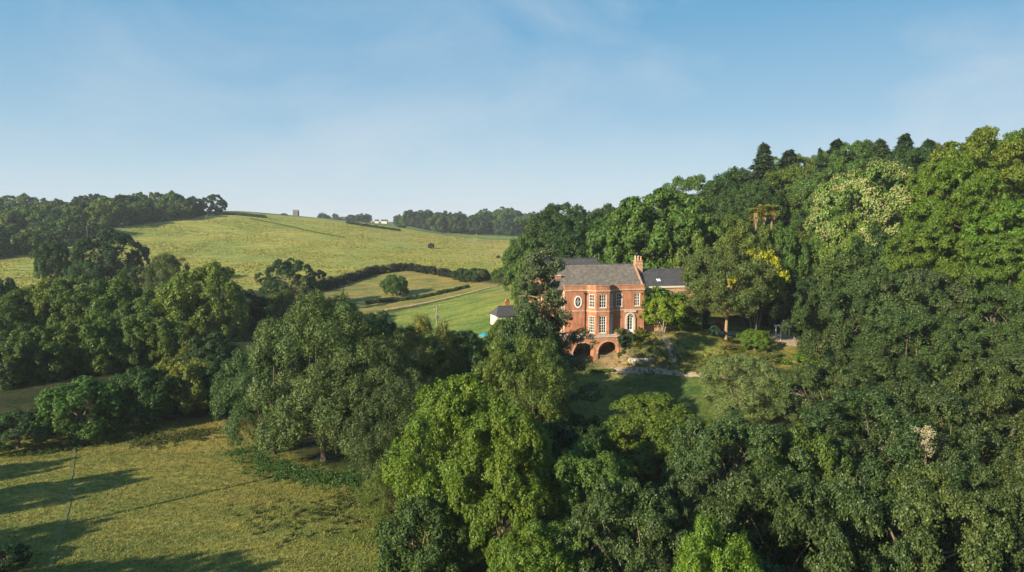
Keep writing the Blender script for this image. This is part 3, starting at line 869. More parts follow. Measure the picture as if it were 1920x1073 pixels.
# --- the belt behind the meadow
T('bushy_a', 30, 88, 770, 132, 'low dark hedgerow tree at the left end of the meadow row', 'dark')
T('bushy_b', 150, 93, 715, 158, 'hedgerow tree in the meadow row where the trodden path ends', 'mid')
T('bushy_a', 260, 98, 690, 150, 'hedgerow tree in the middle of the meadow row', 'dark')
T('bushy_b', 345, 103, 672, 132, 'hedgerow tree with rusty yellow top in the meadow row', 'olive')
T('bushy_a', 415, 105, 668, 123, 'dark hedgerow tree at the right end of the meadow row', 'darker')
T('round_a', 75, 122, 612, 158, 'broad green tree behind the left end of the hedgerow', 'mid')
T('round_b', 195, 128, 588, 144, 'green tree rising behind the hedgerow tree with the path', 'mid')
T('round_c', 300, 130, 598, 130, 'layered green tree behind the middle of the hedgerow', 'mid')
T('round_a', 395, 128, 625, 108, 'dark green tree behind the right end of the hedgerow', 'dark')
T('round_b', 30, 155, 545, 137, 'tall green tree at the left edge, back of the belt', 'mid')
T('round_a', 150, 160, 520, 151, 'tall green tree at the back of the left belt, in front of the hill oak', 'mid')
T('round_c', 270, 158, 558, 122, 'green tree at the back of the belt beside the little meadow', 'midb')
T('round_b', 385, 162, 495, 158, 'tall olive green tree, highest of the left belt', 'olive' if False else 'midb')
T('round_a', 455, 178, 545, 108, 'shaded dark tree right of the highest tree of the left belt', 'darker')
T('round_b', 0, 126, 600, 130, 'green tree at the left edge in the middle of the belt', 'dark')
T('round_c', 135, 126, 598, 140, 'mid green tree between broad and rising green trees of the left belt', 'midb')
T('round_a', 250, 131, 588, 135, 'green tree with sunlit left flank in the middle of the left belt', 'mid')
T('round_b', 350, 132, 606, 130, 'green tree above the rusty topped hedgerow tree', 'midb')
T('round_c', 90, 159, 526, 130, 'green tree at the back of the left belt, left of the hill oak', 'midb')
T('round_b', 215, 162, 522, 140, 'green tree at the back of the left belt, right under the hill oak', 'mid')
T('round_a', 330, 166, 532, 120, 'dark tree at the back of the left belt beside its highest tree', 'dark')
T('willow_b', 312, 200, 477, 80, 'small feathery grey-green tree at the foot of the pasture', 'willow')
T('round_b', 530, 182, 545, 130, 'light olive green tree in front of the round dark oak', 'midb')
T('oak_c', 545, 212, 486, 140, 'round dark oak at the foot of the hill, left of the pole', 'darker')
T('round_c', 205, 262, 432, 132, 'broad dark oak standing alone on the hillside pasture', 'darker')
T('round_b', 93, 255, 452, 62, 'narrow grey-green tree on the pasture left of the lone oak', 'dark')
T('bushy_b', 258, 240, 500, 60, 'dark thorn bush beside the lone hillside oak', 'dark')
T('bushy_a', 160, 245, 490, 70, 'low bush under the left side of the lone oak', 'dark')
T('round_a', -10, 190, 520, 90, 'dark tree cut by the left picture edge below the pasture', 'darker')
T('round_b', 20, 118, 640, 130, 'dark tree at the left edge behind the hedgerow', 'dark')
# --- in and round the rough grass below the pasture
T('bushy_b', 741, 240, 516, 50, 'single round bush in the rough grass triangle', 'mid', name='shrub', cat='bush')
T('bushy_a', 866, 262, 503, 42, 'left bush of the dark clump at the end of the hedge', 'dark', name='shrub', cat='bush')
T('bushy_b', 895, 258, 503, 52, 'larger bush of the dark clump at the end of the hedge', 'dark', name='shrub', cat='bush')
T('bushy_a', 945, 235, 500, 48, 'green bush where the dry bank meets the house trees', 'mid', name='shrub', cat='bush')
T('shrub', 808, 452, 456, 12, 'tiny dark gorse bush alone high on the pasture', 'darker', name='shrub', cat='bush', minH=1.2)
T('shrub', 934, 400, 479, 7, 'tiny dark bush near the right edge of the pasture', 'darker', name='shrub', cat='bush', minH=1.0)
# --- behind the house
T('bigleaf', 1240, 163, 358, 208, 'broad tree of large rounded leaf clumps behind the house roof', 'big')
T('round_a', 1095, 185, 408, 160, 'dark green tree behind the left end of the house roof', 'dark')
T('round_c', 1030, 215, 392, 120, 'dark grey-green tree left of the roof, at the pasture corner', 'dark')
T('round_b', 985, 190, 440, 80, 'bushy tree on the skyline corner behind the tall conifer', 'mid')
T('round_a', 1060, 250, 382, 110, 'rounded tree on the skyline above the left house roof', 'dark')
T('round_c', 1140, 225, 385, 110, 'tree on the skyline between the roof and the big-leaved tree', 'dark')
T('round_b', 1000, 160, 470, 70, 'small green tree beside the house above the outbuilding', 'mid')
T('round_a', 1340, 160, 445, 90, 'russet tinged bush right of the big-leaved tree', 'olive')
T('bigleaf', 1180, 170, 392, 150, 'big-leaved tree just left of the broadest tree behind the roof', 'mid')
T('bigleaf', 1318, 156, 402, 140, 'big-leaved tree just right of the broadest tree behind the roof', 'big')
# --- the wooded slope on the right
T('round_a', 1300, 245, 330, 130, 'rounded tree where the wooded slope drops to the skyline', 'mid')
T('round_b', 1375, 232, 318, 120, 'green tree on the wooded slope left of the dark spire', 'dark')
T('fir_a', 1432, 222, 272, 105, 'dark conifer spire on the slope, leftmost on the ridge', 'fir', 'conifer_tree')
T('fir_b', 1480, 228, 283, 95, 'thin open conifer right of the dark spire', 'fir', 'conifer_tree')
T('fir_a', 1570, 216, 264, 105, 'tall dark conifer in the middle of the ridge', 'fir', 'conifer_tree')
T('fir_b', 1538, 218, 280, 40, 'slim small conifer left of the middle ridge conifer', 'fir', 'conifer_tree')
T('fir_a', 1650, 205, 264, 100, 'dark conifer on the ridge above the creamy chestnut', 'fir', 'conifer_tree')
T('fir_b', 1697, 208, 253, 90, 'feathery conifer, tallest point of the ridge', 'fir', 'conifer_tree')
T('fir_a', 1741, 200, 264, 95, 'dark conifer at the right end of the ridge spires', 'fir', 'conifer_tree')
T('round_c', 1490, 205, 310, 130, 'pale stemmed green tree on the slope under the thin conifer', 'midb')
T('round_a', 1610, 212, 265, 120, 'light green crown on the ridge between two conifers', 'mid')
T('round_b', 1545, 195, 318, 120, 'tall green tree with ivy covered stems on the slope', 'mid')
T('round_c', 1420, 200, 340, 120, 'dark tree on the slope below the leftmost spire', 'dark')
T('round_a', 1720, 195, 275, 130, 'dull green crown on the ridge above the cream blossom', 'dark')
T('chestnut', 1640, 152, 310, 215, 'sweet chestnut covered in cream blossom on the slope', 'chest')
T('round_a', 1590, 148, 400, 115, 'cream flecked green tree below the flowering chestnut', 'chest')
T('beech', 1850, 138, 243, 216, 'huge beech with layered sprays at the upper right', 'beech2')
T('beech', 1800, 128, 300, 137, 'yellow-green beech left of the huge one on the slope', 'beech2')
T('beech', 1900, 116, 380, 187, 'darker green beech under the huge beech, at right edge', 'beech')
T('beech', 1740, 120, 420, 176, 'green beech in shade above the topmost oak', 'beech')
T('beech', 1905, 145, 248, 190, 'beech crown at the top right corner of the wood', 'beech')
T('beech', 1785, 139, 283, 170, 'beech crown between the cream chestnut and the huge beech', 'beech2')
T('beech', 1830, 122, 372, 180, 'green beech in the middle of the beech group', 'beech')
T('beech', 1905, 108, 440, 180, 'shaded beech at the right edge just above the oaks', 'beech')
T('round_a', 1600, 138, 478, 190, 'rounded grey-green tree above the garden, left of the topmost oak', 'willow')
T('round_b', 1470, 158, 428, 130, 'green tree on the slope below the palms', 'midb')
T('round_c', 1540, 152, 440, 120, 'dull green tree on the slope right of the palms', 'mid')
T('round_a', 1660, 142, 420, 140, 'dark green tree on the slope in front of the chestnut', 'dark')
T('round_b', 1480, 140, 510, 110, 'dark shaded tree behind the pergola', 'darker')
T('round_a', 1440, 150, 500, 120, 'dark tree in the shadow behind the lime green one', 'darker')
T('round_a', 1400, 146, 417, 84, 'green bush in front of the left palm', 'midb')
T('round_c', 1460, 147, 420, 90, 'green bush in front of the right palm', 'mid')
T('garden', 1420, 141, 466, 110, 'lime yellow tree beside the airy tree', 'yellow', minH=14)
T('airy', 1366, 125, 458, 165, 'airy brown-green tree with a bare straight trunk by the drive', (.098, .135, .036))
T('garden', 1243, 124.5, 558, 84, 'low yellow-green garden tree with pale stems by the house corner', 'lime', minH=5)
T('round_b', 1296, 134, 548, 70, 'dark bushy tree beside the ivy covered wing', 'dark')
T('bushy_b', 1416, 124, 618, 56, 'round laurel bush beside the drive', 'bright', name='shrub', cat='bush')

# ------------------------------------------------------------------ woods: one object per tree
def scatter(poly, gap, seed, jitter=0.35):
    rng = random.Random(seed)
    xs, ys = [p[0] for p in poly], [p[1] for p in poly]
    out, y, row = [], min(ys), 0
    while y < max(ys):
        x = min(xs) + (gap / 2 if row % 2 else 0)
        while x < max(xs):
            qx, qy = x + rng.uniform(-jitter, jitter) * gap, y + rng.uniform(-jitter, jitter) * gap
            if inside(poly, np.array([qx]), np.array([qy]))[0]: out.append((qx, qy))
            x += gap
        y += gap * 0.87; row += 1
    return out

def wood(poly, gap, seed, kinds, cols, hrange, wrange, label, group, clear=0.75, ok=None):
    rng = random.Random(seed)
    n = 0
    for x, y in scatter(poly, gap, seed):
        if any((x - a) ** 2 + (y - b) ** 2 < (c * clear + wrange[0] * 0.25) ** 2 for a, b, c in TREES): continue
        if ok and not ok(x, y): continue
        k = rng.randrange(len(kinds))
        c = rng.choice(cols)
        tree(kinds[k], x, y, rng.uniform(*hrange) * (1 + .28 * math.sin(x * .043 + seed) * math.cos(y * .031 + 1.3 * seed)), rng.uniform(*wrange), ADJ[c] + ' ' + label, c, group=group)
        n += 1

ADJ = {'dark': 'dark green', 'darker': 'blackish green', 'mid': 'mid green', 'midb': 'yellowish green'}

left_wood = [tuple(P(*q)[:2]) for q in [(-40, 500, 345), (0, 488, 348), (130, 458, 408), (230, 424, 478), (352, 407, 548)]] + [(-250, 590), (-300, 620), (-440, 600), (-400, 470)]
wood(left_wood, 19, 5, ['far_a', 'far_b', 'far_c'], ['dark', 'mid', 'mid', 'darker', 'midb'], (10, 15), (17, 24),
     'broadleaf tree in the wood covering the left hilltop', 'trees of the wood on the left hill')
for k, (px, Y, yt, w) in enumerate([(343, 545, 372, 40), (322, 555, 359, 46), (292, 560, 361, 48), (258, 560, 361, 48), (226, 555, 366, 46), (196, 550, 370, 44), (165, 545, 377, 44), (135, 540, 384, 44), (104, 540, 388, 42), (75, 640, 372, 46), (45, 645, 364, 48), (15, 645, 367, 46), (-15, 640, 370, 46),
                               (305, 520, 378, 46), (250, 505, 385, 46), (190, 490, 396, 46), (130, 470, 402, 48), (70, 450, 400, 50), (20, 440, 396, 50), (350, 535, 388, 30)]):
    T(['far_a', 'far_b', 'far_c'][k % 3], px, Y, yt, w, ['rounded dark crown along the skyline of the left hill wood', 'rounded green crown in the middle of the left hill wood'][k > 12], ['dark', 'mid', 'midb', 'mid'][k % 4], group=['skyline trees of the left wood', 'middle trees of the left wood'][k > 12])
right_wood = [(12, 185), (20, 160), (36, 172), (62, 158), (84, 142), (100, 168), (150, 165), (175, 230), (160, 275), (95, 275), (40, 285), (8, 250)]
wood(right_wood, 15.5, 6, ['round_a', 'round_b', 'round_c'], ['dark', 'mid', 'midb', 'dark', 'mid'], (8, 11.5), (13, 17),
     'broadleaf tree in the wood filling the right hillside', 'trees of the wood on the right slope')
far_wood = [tuple(P(*q)[:2]) for q in [(742, 428, 860), (800, 434, 815), (850, 440, 790), (960, 440, 770), (1040, 440, 770), (1040, 430, 860), (960, 428, 890), (800, 424, 930)]]
wood(far_wood, 25, 8, ['far_a', 'far_b', 'far_c'], ['dark', 'darker', 'mid'], (20, 27), (22, 31),
     'tree in the distant wood beyond the right end of the pasture', 'trees of the distant wood')
wood([(40, 480), (70, 450), (80, 540), (30, 600), (18, 540)], 20, 9, ['far_a', 'far_b', 'far_c'], ['dark', 'mid'], (12, 17), (14, 20),
     'tree behind the house wood at the right end of the pasture', 'trees behind the house wood')
rngh = random.Random(12)
for k in range(22):
    px = rngh.uniform(600, 760) if k < 20 else rngh.uniform(700, 800)
    Y = rngh.uniform(950, 1250)
    p = P(px, 418, Y)
    if 686 < px < 730 and Y < 1120: continue
    tree(rngh.choice(['far_a', 'far_c']), p[0], Y, rngh.uniform(7, 15), rngh.uniform(12, 24), 'tiny blue-green tree on the far skyline beside the white buildings', 'darker', group='trees on the far skyline')
T('far_a', 752, 640, 425, 20, 'single dark tree in the far green field', 'darker')
T('far_c', 533, 640, 400, 13, 'round bush on the hill skyline left of the grey tower', 'darker', name='shrub', cat='bush')
T('far_a', 376, 560, 391, 18, 'small round tree on the skyline beside the pole at the wood end', 'darker', minH=5)

# ------------------------------------------------------------------ hedges
def hedge(pts, width, height, label, colr, L=0.6, dens=22, seed=0, name='hedge'):
    rng = np.random.default_rng(seed)
    pts = [np.array(p[:2], float) for p in pts]
    bc, rb = [], []
    for a, b in zip(pts[:-1], pts[1:]):
        n = max(1, int(np.linalg.norm(b - a) / (width * 0.45)))
        for k in range(n):
            p = a + (b - a) * (k + rng.uniform(-.3, .3)) / n
            h = height * rng.uniform(0.7, 1.15)
            for q in range(2):
                bc.append((p[0] + rng.normal() * width * .15, p[1] + rng.normal() * width * .15, gz(p[0], p[1]) + h * (0.3 + 0.42 * q))); rb.append(width * rng.uniform(0.42, 0.6))
    bc, rb = np.array(bc), np.array(rb)
    C, N = clump_leaves(bc, rb, int(len(bc) * dens * 7), rng, 12, 0.5, height / width * 0.7, 0.3, 0.6)
    r = thing(name, label, 'hedge', (float(pts[0][0]), float(pts[0][1]), gz(*pts[0])))
    o = bpy.data.objects.new('foliage', leaf_mesh('foliage', C - np.array(r.location), N, L * .7, L * .42, rng, M['leaf']))
    put(o, r); c = COL[colr] if isinstance(colr, str) else colr
    o.color = (*c, 1)
    s = MB()
    for p in pts:
        s.tube([(p[0] - r.location.x, p[1] - r.location.y, gz(*p) - r.location.z - .2), (p[0] - r.location.x, p[1] - r.location.y, gz(*p) - r.location.z + height * .6)], [.12, .05], 5)
    s.build('stem', M['bark'], r)
    return r
hedge([P(590, 550, 246), P(640, 532, 262), P(700, 516, 280), P(762, 507, 287)], 3.4, 3.5, 'hedge with tree shade put into its leaf colour, along the lower edge of the pasture, left half of the bent line', (.016, .026, .011), seed=1, dens=60)  # leaf colour set darker than natural foliage, to hold the tree shade
hedge([P(762, 507, 287), P(810, 513, 280), P(862, 522, 268)], 2.8, 2.8, 'dark green hedge with shade added to its leaf colour, running from the bend down to the dark bush clump', (.018, .030, .012), seed=2, dens=60)  # dark green foliage, its colour deepened further to carry shade
hedge([P(405, 404, 570), P(440, 405, 580), P(500, 410, 575)], 2.5, 2.2, 'low dark hedge on the brow of the pasture', 'darker', 0.9, seed=3)
hedge([P(470, 412, 560), P(545, 428, 530), P(600, 438, 505), P(645, 445, 490)], 1.4, 0.55, 'thin dark line of rough growth slanting down the pasture', 'mid', 0.6, 30, seed=4)
hedge([P(650, 422, 585), P(700, 430, 580), P(750, 437, 575)], 2.2, 2.0, 'dark hedge along the far right brow of the pasture', 'darker', 0.9, seed=5)
hedge([P(660, 640, 170), P(690, 612, 185), P(722, 592, 205)], 2.5, 2.2, 'shaded hedge below the dry bank at the paddock corner', 'dark', 0.5, 50, seed=6)
hedge([P(690, 560, 226), P(790, 545, 232), P(880, 534, 243)], 1.5, 1.1, 'low leafy strip standing in for tree shadow above the dry bank', 'dark', 0.5, 30, seed=7)  # leafy strip added as a dark band where only tree shadow lies
hedge([G(1110, 700), G(1150, 700)], 0.8, 0.5, 'low dark planting at the foot of the left terrace arch', 'mid', 0.25, 60, seed=8)

# ------------------------------------------------------------------ the house
house = thing('brick_house', 'red brick country house with slate roof, sash windows and canted bay', 'house', (HOUSE_O[0], HOUSE_O[1], PAD), TH)
def wall(mb, plane, u0, u1, z0, z1, face, thick, holes=()):
    """a wall slab with real openings. plane 'x': runs along x with outer face at y=face; 'y': runs along y with outer face at x=face. thick is signed inwards"""
    us = sorted({u0, u1, *[h[0] for h in holes], *[h[1] for h in holes]}); zs = sorted({z0, z1, *[h[2] for h in holes], *[h[3] for h in holes]})
    nU, nZ = len(us) - 1, len(zs) - 1
    solid = [[not any(h[0] <= (us[i] + us[i + 1]) / 2 <= h[1] and h[2] <= (zs[j] + zs[j + 1]) / 2 <= h[3] for h in holes) for j in range(nZ)] for i in range(nU)]
    def pt(u, w, z): return (u, face + w, z) if plane == 'x' else (face + w, u, z)
    for i in range(nU):
        for j in range(nZ):
            if not solid[i][j]: continue
            a, b, c, d = us[i], us[i + 1], zs[j], zs[j + 1]
            mb.add([pt(a, 0, c), pt(b, 0, c), pt(b, 0, d), pt(a, 0, d)], [(0, 1, 2, 3)])
            mb.add([pt(a, thick, c), pt(b, thick, c), pt(b, thick, d), pt(a, thick, d)], [(3, 2, 1, 0)])
            for di, dj, e in ((-1, 0, ((a, c), (a, d))), (1, 0, ((b, c), (b, d))), (0, -1, ((a, c), (b, c))), (0, 1, ((a, d), (b, d)))):
                ii, jj = i + di, j + dj
                if 0 <= ii < nU and 0 <= jj < nZ and solid[ii][jj]: continue
                (p, q), (r_, s_) = e
                mb.add([pt(p, 0, q), pt(r_, 0, s_), pt(r_, thick, s_), pt(p, thick, q)], [(0, 1, 2, 3)])

def xf(objs, mat4):
    for o in objs: o.matrix_local = mat4

def window(parent, u, z0, w, h, cols_, rows, loc, rz, sill=True, reveal=0.13):
    """a sash window: its frame is the part, with panes, glazing bars and sill below it; local x along the wall, outer face at y=0"""
    fr = MB(); f = 0.11
    fr.box(-w / 2, -w / 2 + f, reveal - .04, reveal + .06, 0, h); fr.box(w / 2 - f, w / 2, reveal - .04, reveal + .06, 0, h)
    fr.box(-w / 2 + f, w / 2 - f, reveal - .04, reveal + .06, 0, f); fr.box(-w / 2 + f, w / 2 - f, reveal - .04, reveal + .06, h - f, h)
    fr.box(-w / 2 + f, w / 2 - f, reveal - .05, reveal + .05, h * .5 - .04, h * .5 + .04)
    o = fr.build('window', M['white'], parent)
    o.location = loc; o.rotation_euler = (0, 0, rz)
    gl = MB(); gl.box(-w / 2 + .02, w / 2 - .02, reveal + .07, reveal + .09, .02, h - .02); gl.build('pane', M['glass'], o)
    gb = MB()
    for k in range(1, cols_):
        x = -w / 2 + f + (w - 2 * f) * k / cols_
        gb.box(x - .022, x + .022, reveal - .01, reveal + .065, f, h * .5 - .04); gb.box(x - .022, x + .022, reveal - .01, reveal + .065, h * .5 + .04, h - f)
    for k in range(1, rows):
        z = f + (h - 2 * f) * k / rows
        if abs(z - h * .5) < .1: continue
        gb.box(-w / 2 + f, w / 2 - f, reveal - .005, reveal + .066, z - .022, z + .022)
    gb.build('glazing_bar', M['white'], o)
    if sill:
        s = MB(); s.box(-w / 2 - .1, w / 2 + .1, -.09, reveal - .05, -.13, -.005); s.build('sill', M['stone'], o)
    return o

# heights above the pad
ZP = 8.85                      # parapet top
G0, G1 = 0.45, 3.55            # ground floor windows
F0z, F1z = 5.05, 7.45          # first floor windows
# main front: s 0..15.1 with the bay between 4.1 and 9.25
front = MB()
wall(front, 'x', 0.0, 4.1, -0.6, ZP, 0.0, 0.4, [])
wall(front, 'x', 9.25, 15.1, -0.6, ZP, 0.0, 0.4, [(9.75, 10.9, F0z, F1z), (13.2, 14.3, F0z, F1z), (11.85, 13.0, 0.2, 3.0)])
wall(front, 'y', 0.4, 11.0, -0.6, ZP, 0.0, 0.4, [(0.95, 1.45, 4.6, 6.6)])
wall(front, 'y', 0.4, 11.0, -0.6, ZP, 15.1, -0.4, [])
wall(front, 'x', 0.4, 14.7, -0.6, ZP, 11.0, -0.4, [])
front.build('wall', M['brick'], house)
window(house, 0, 0, 1.15, F1z - F0z, 3, 4, (10.325, 0, F0z), 0)
window(house, 0, 0, 1.1, F1z - F0z, 3, 4, (13.75, 0, F0z), 0)
window(house, 0, 0, 0.5, 2.0, 1, 4, (0.0, 1.2, 4.6), -math.pi / 2)
# bay
BAY = [(4.1, 0.0), (5.44, -1.5), (7.91, -1.5), (9.25, 0.0)]
bay = MB(); bay_win = []
for (ax, ay), (bx, by) in zip(BAY[:-1], BAY[1:]):
    Lw = math.hypot(bx - ax, by - ay); a = math.atan2(by - ay, bx - ax)
    tmp = MB()
    ww = 1.36 if Lw > 2.2 else 1.2
    c = Lw / 2
    wall(tmp, 'x', 0, Lw, -0.6, ZP + .12, 0, 0.3, [(c - ww / 2, c + ww / 2, G0, G1), (c - ww / 2, c + ww / 2, F0z, F1z)])
    ca, sa = math.cos(a), math.sin(a)
    bay.add([(ax + x * ca - y * sa, ay + x * sa + y * ca, z) for x, y, z in tmp.v], tmp.f)
    bay_win.append((ax + c * ca, ay + c * sa, a, ww))
bay.build('bay_wall', M['brick'], house)
for x, y, a, ww in bay_win:
    window(house, 0, 0, ww, G1 - G0, 3, 6, (x, y, G0), a)
    window(house, 0, 0, ww, F1z - F0z, 3, 4, (x, y, F0z), a)
bf = MB(); bf.prism([(4.2, 0.1), (5.5, -1.3), (7.85, -1.3), (9.15, 0.1)], ZP - .55, ZP - .4); bf.build('bay_roof', M['lead'], house)
# stone bands run round front and bay, 60 mm proud
def band(name, z0, z1, off, mat):
    m = MB()
    path = [(0.0, 0.0)] + BAY + [(15.1, 0.0)]
    for (ax, ay), (bx, by) in zip(path[:-1], path[1:]):
        d = np.array([bx - ax, by - ay]); L = np.linalg.norm(d)
        if L < .01: continue
        n = np.array([d[1], -d[0]]) / L
        e = d / L * off * .4
        q = [np.array([ax, ay]) - e, np.array([bx, by]) + e]
        m.prism([tuple(q[0] + n * off), tuple(q[1] + n * off), tuple(q[1] - n * .05), tuple(q[0] - n * .05)], z0, z1)
    m.box(-off, .02, -off, 3.0, z0 + .003, z1 - .003)
    return m.build(name, mat, house)
band('cornice', 7.98, 8.22, 0.16, M['stone_warm'])
band('string_course', 4.28, 4.52, 0.07, M['stone_warm'])
band('coping', ZP + .121, ZP + .24, 0.09, M['brick_old'])
q = MB(); q.box(-.09, .02, .05, 2.55, 7.2, 7.95); q.box(-.06, .02, .05, .7, -.5, 7.2); q.box(-.06, .02, 1.7, 2.55, -.5, 7.2)
q.build('corner_pilaster', M['stone'], house)
# oval window
def ring(mb, cx, cz, rx, rz, w, y0, y1, n=28, a0=0.0, a1=2 * math.pi):
    full = abs(a1 - a0 - 2 * math.pi) < 1e-6
    b = len(mb.v); m = n if full else n + 1
    for k in range(m):
        t = a0 + (a1 - a0) * k / n
        for rr, y in ((0, y0), (w, y0), (w, y1), (0, y1)):
            mb.v.append((cx + (rx + rr) * math.cos(t), y, cz + (rz + rr) * math.sin(t)))
    for k in range(n):
        i, j = b + k * 4, b + ((k + 1) % m) * 4
        for e in range(4):
            mb.f.append((i + e, i + (e + 1) % 4, j + (e + 1) % 4, j + e))
ov = MB(); ring(ov, 2.45, 6.05, .52, .92, .2, -.10, .05); ow = ov.build('oval_window', M['white'], house)
g = MB(); n = 24
g.add([(2.45 + .54 * math.cos(2 * math.pi * k / n), -.012, 6.05 + .94 * math.sin(2 * math.pi * k / n)) for k in range(n)], [tuple(range(n - 1, -1, -1))]); g.build('pane', M['glass'], ow)
g = MB(); g.box(2.43, 2.47, -.04, -.013, 5.12, 6.98); g.box(1.93, 2.97, -.041, -.0135, 6.03, 6.07); ring(g, 2.45, 6.05, .2, .38, .035, -.042, -.014, 18); g.build('glazing_bar', M['white'], ow)
# garden door with arched head
dr = MB()
for x0, x1 in ((11.45, 11.85), (13.0, 13.4)): dr.box(x0, x1, -.22, .02, 0, 3.0)
dr.box(11.35, 13.5, -.26, .02, 4.28 - .35, 4.27)
ring(dr, 12.425, 3.0, .56, .56, .34, -.2, .02, 16, 0, math.pi)
ds = dr.build('door_surround', M['stone'], house)
door = MB(); door.box(11.87, 11.99, .06, .14, .2, 3.0); door.box(12.86, 12.98, .06, .14, .2, 3.0); door.box(12.38, 12.47, .06, .14, .2, 3.0); door.box(11.99, 12.86, .061, .139, .2, .75); door.box(11.99, 12.86, .061, .139, 2.88, 3.0)
for z in (1.3, 1.85, 2.4): door.box(11.99, 12.86, .07, .13, z, z + .05)
dd = door.build('door', M['white'], house)
g = MB(); g.box(11.86, 12.99, .15, .17, .2, 3.0); n = 14
g.add([(12.425 + .58 * math.cos(math.pi * k / n), -.012, 3.0 + .58 * math.sin(math.pi * k / n)) for k in range(n + 1)], [tuple(range(n, -1, -1))]); g.build('pane', M['glass'], dd)
g = MB()
for t in (.25, .5, .75): g.tube([(12.425, -.03, 3.0), (12.425 + .56 * math.cos(math.pi * t), -.03, 3.0 + .56 * math.sin(math.pi * t))], .025, 4)
g.build('glazing_bar', M['white'], dd)
pl = MB()
for x in (14.55,): pl.box(x, x + .55, -.12, .02, 0, 4.27)
pl.build('pilaster', M['brick_old'], house)
dp = MB(); dp.tube([(3.75, -.12, -.4), (3.75, -.12, 7.6)], .07, 6); dp.box(3.5, 4.0, -.3, -.02, 7.5, 7.75); dp.build('drainpipe', M['iron'], house)
# roofs
def gable(name, x0, x1, y0, y1, ze, zr, mat, hipL=0.0, hipR=0.0, parent=None):
    m = MB(); ym = (y0 + y1) / 2
    v = [(x0, y0, ze), (x1, y0, ze), (x1, y1, ze), (x0, y1, ze), (x0 + hipL, ym, zr), (x1 - hipR, ym, zr)]
    th = [(x, y, z - .12) for x, y, z in v]
    m.add(v, [(0, 1, 5, 4), (2, 3, 4, 5), (1, 2, 5), (3, 0, 4)])
    m.add(th, [(4, 5, 1, 0), (5, 4, 3, 2)])
    m.add([v[0], v[1], th[1], th[0]], [(3, 2, 1, 0)]); m.add([v[2], v[3], th[3], th[2]], [(3, 2, 1, 0)])
    o = m.build(name, mat, parent or house)
    r = MB(); r.tube([(x0 + hipL, ym, zr + .02), (x1 - hipR, ym, zr + .02)], .11, 6); r.build('ridge', M['slate_dark'], o)
    return o
gable('roof', -2.9, 15.0, .45, 10.6, ZP - .55, 12.45, M['slate'], 0, 0)
gw = MB(); gw.prism([(14.95, .4), (15.25, .4), (15.25, 10.6), (14.95, 10.6)], ZP - .7, ZP - .4)
v = [(14.98, .3, ZP - .4), (14.98, 10.75, ZP - .4), (14.98, 5.52, 12.62), (15.26, .3, ZP - .4), (15.26, 10.75, ZP - .4), (15.26, 5.52, 12.62)]
gw.add(v, [(0, 2, 1), (3, 4, 5), (0, 3, 5, 2), (1, 2, 5, 4)]); gw.build('gable_wall', M['brick_pale'], house)
# second roof range behind
br_ = MB(); wall(br_, 'x', -3.0, 12.0, -.6, ZP, 16.5, -.4); wall(br_, 'y', 14.2, 16.1, -.6, ZP, -3.0, .4); wall(br_, 'y', 11.0, 16.1, -.6, ZP, 12.0, -.4); br_.build('wall', M['brick_old'], house)
gable('roof', -2.6, 10.4, 10.7, 16.6, ZP - .3, 13.15, M['slate_dark'], 0, 0)
# left wing, set back and taller
lw = MB(); wall(lw, 'x', -3.2, 0.0, -0.6, 10.6, 2.6, .4, [(-2.2, -1.2, 5.05, 7.2)]); wall(lw, 'y', 3.0, 13.8, -.6, ZP + .1, -3.2, .4, [(4.6, 5.7, F0z, F1z), (8.6, 9.7, F0z, F1z), (4.6, 5.7, G0, G1), (8.6, 9.7, G0, G1)])
wall(lw, 'x', -2.8, -.4, -.6, ZP, 13.8, -.4); lw.build('wall', M['brick'], house)
window(house, 0, 0, 1.0, 2.15, 3, 4, (-1.7, 2.6, 5.05), 0)
for yy in (5.15, 9.15):
    window(house, 0, 0, 1.1, G1 - G0, 3, 6, (-3.2, yy, G0), -math.pi / 2); window(house, 0, 0, 1.1, F1z - F0z, 3, 4, (-3.2, yy, F0z), -math.pi / 2)
cp = MB(); cp.box(-3.3, .1, 2.5, 3.1, 10.6, 10.76); cp.build('coping', M['stone'], house)
gl_ = MB(); v = [(-3.2, .3, ZP - .4), (-3.2, 10.75, ZP - .4), (-3.2, 5.52, 12.62), (-2.92, .3, ZP - .4), (-2.92, 10.75, ZP - .4), (-2.92, 5.52, 12.62)]
v = [(x, min(max(y, 2.62), 10.75), z if y > .5 else 10.0) for x, y, z in v]
gl_.add(v, [(0, 2, 1), (3, 4, 5), (0, 3, 5, 2), (1, 2, 5, 4)]); gl_.build('gable_wall', M['brick_pale'], house)
# chimney
ch = MB(); ch.box(15.28, 16.62, 4.8, 6.2, -.5, 12.3); ch.box(15.18, 16.72, 4.7, 6.3, 12.3, 12.5); ch.box(15.3, 16.6, 4.82, 6.18, 12.5, 13.0); ch.box(15.2, 16.7, 4.72, 6.28, 13.0, 13.14)
chim = ch.build('chimney', M['brick_pale'], house)
for k in range(4):
    c = MB(); x = 15.48 + k * .31; y = 5.2 if k % 2 else 5.7
    c.tube([(x, y, 13.141), (x, y, 13.7), (x, y, 13.75), (x, y, 14.0 - .12 * (k % 2))], [.16, .13, .17, .15], 8); c.build('chimney_pot', M['terracotta'] if k % 2 else M['stone'], chim)
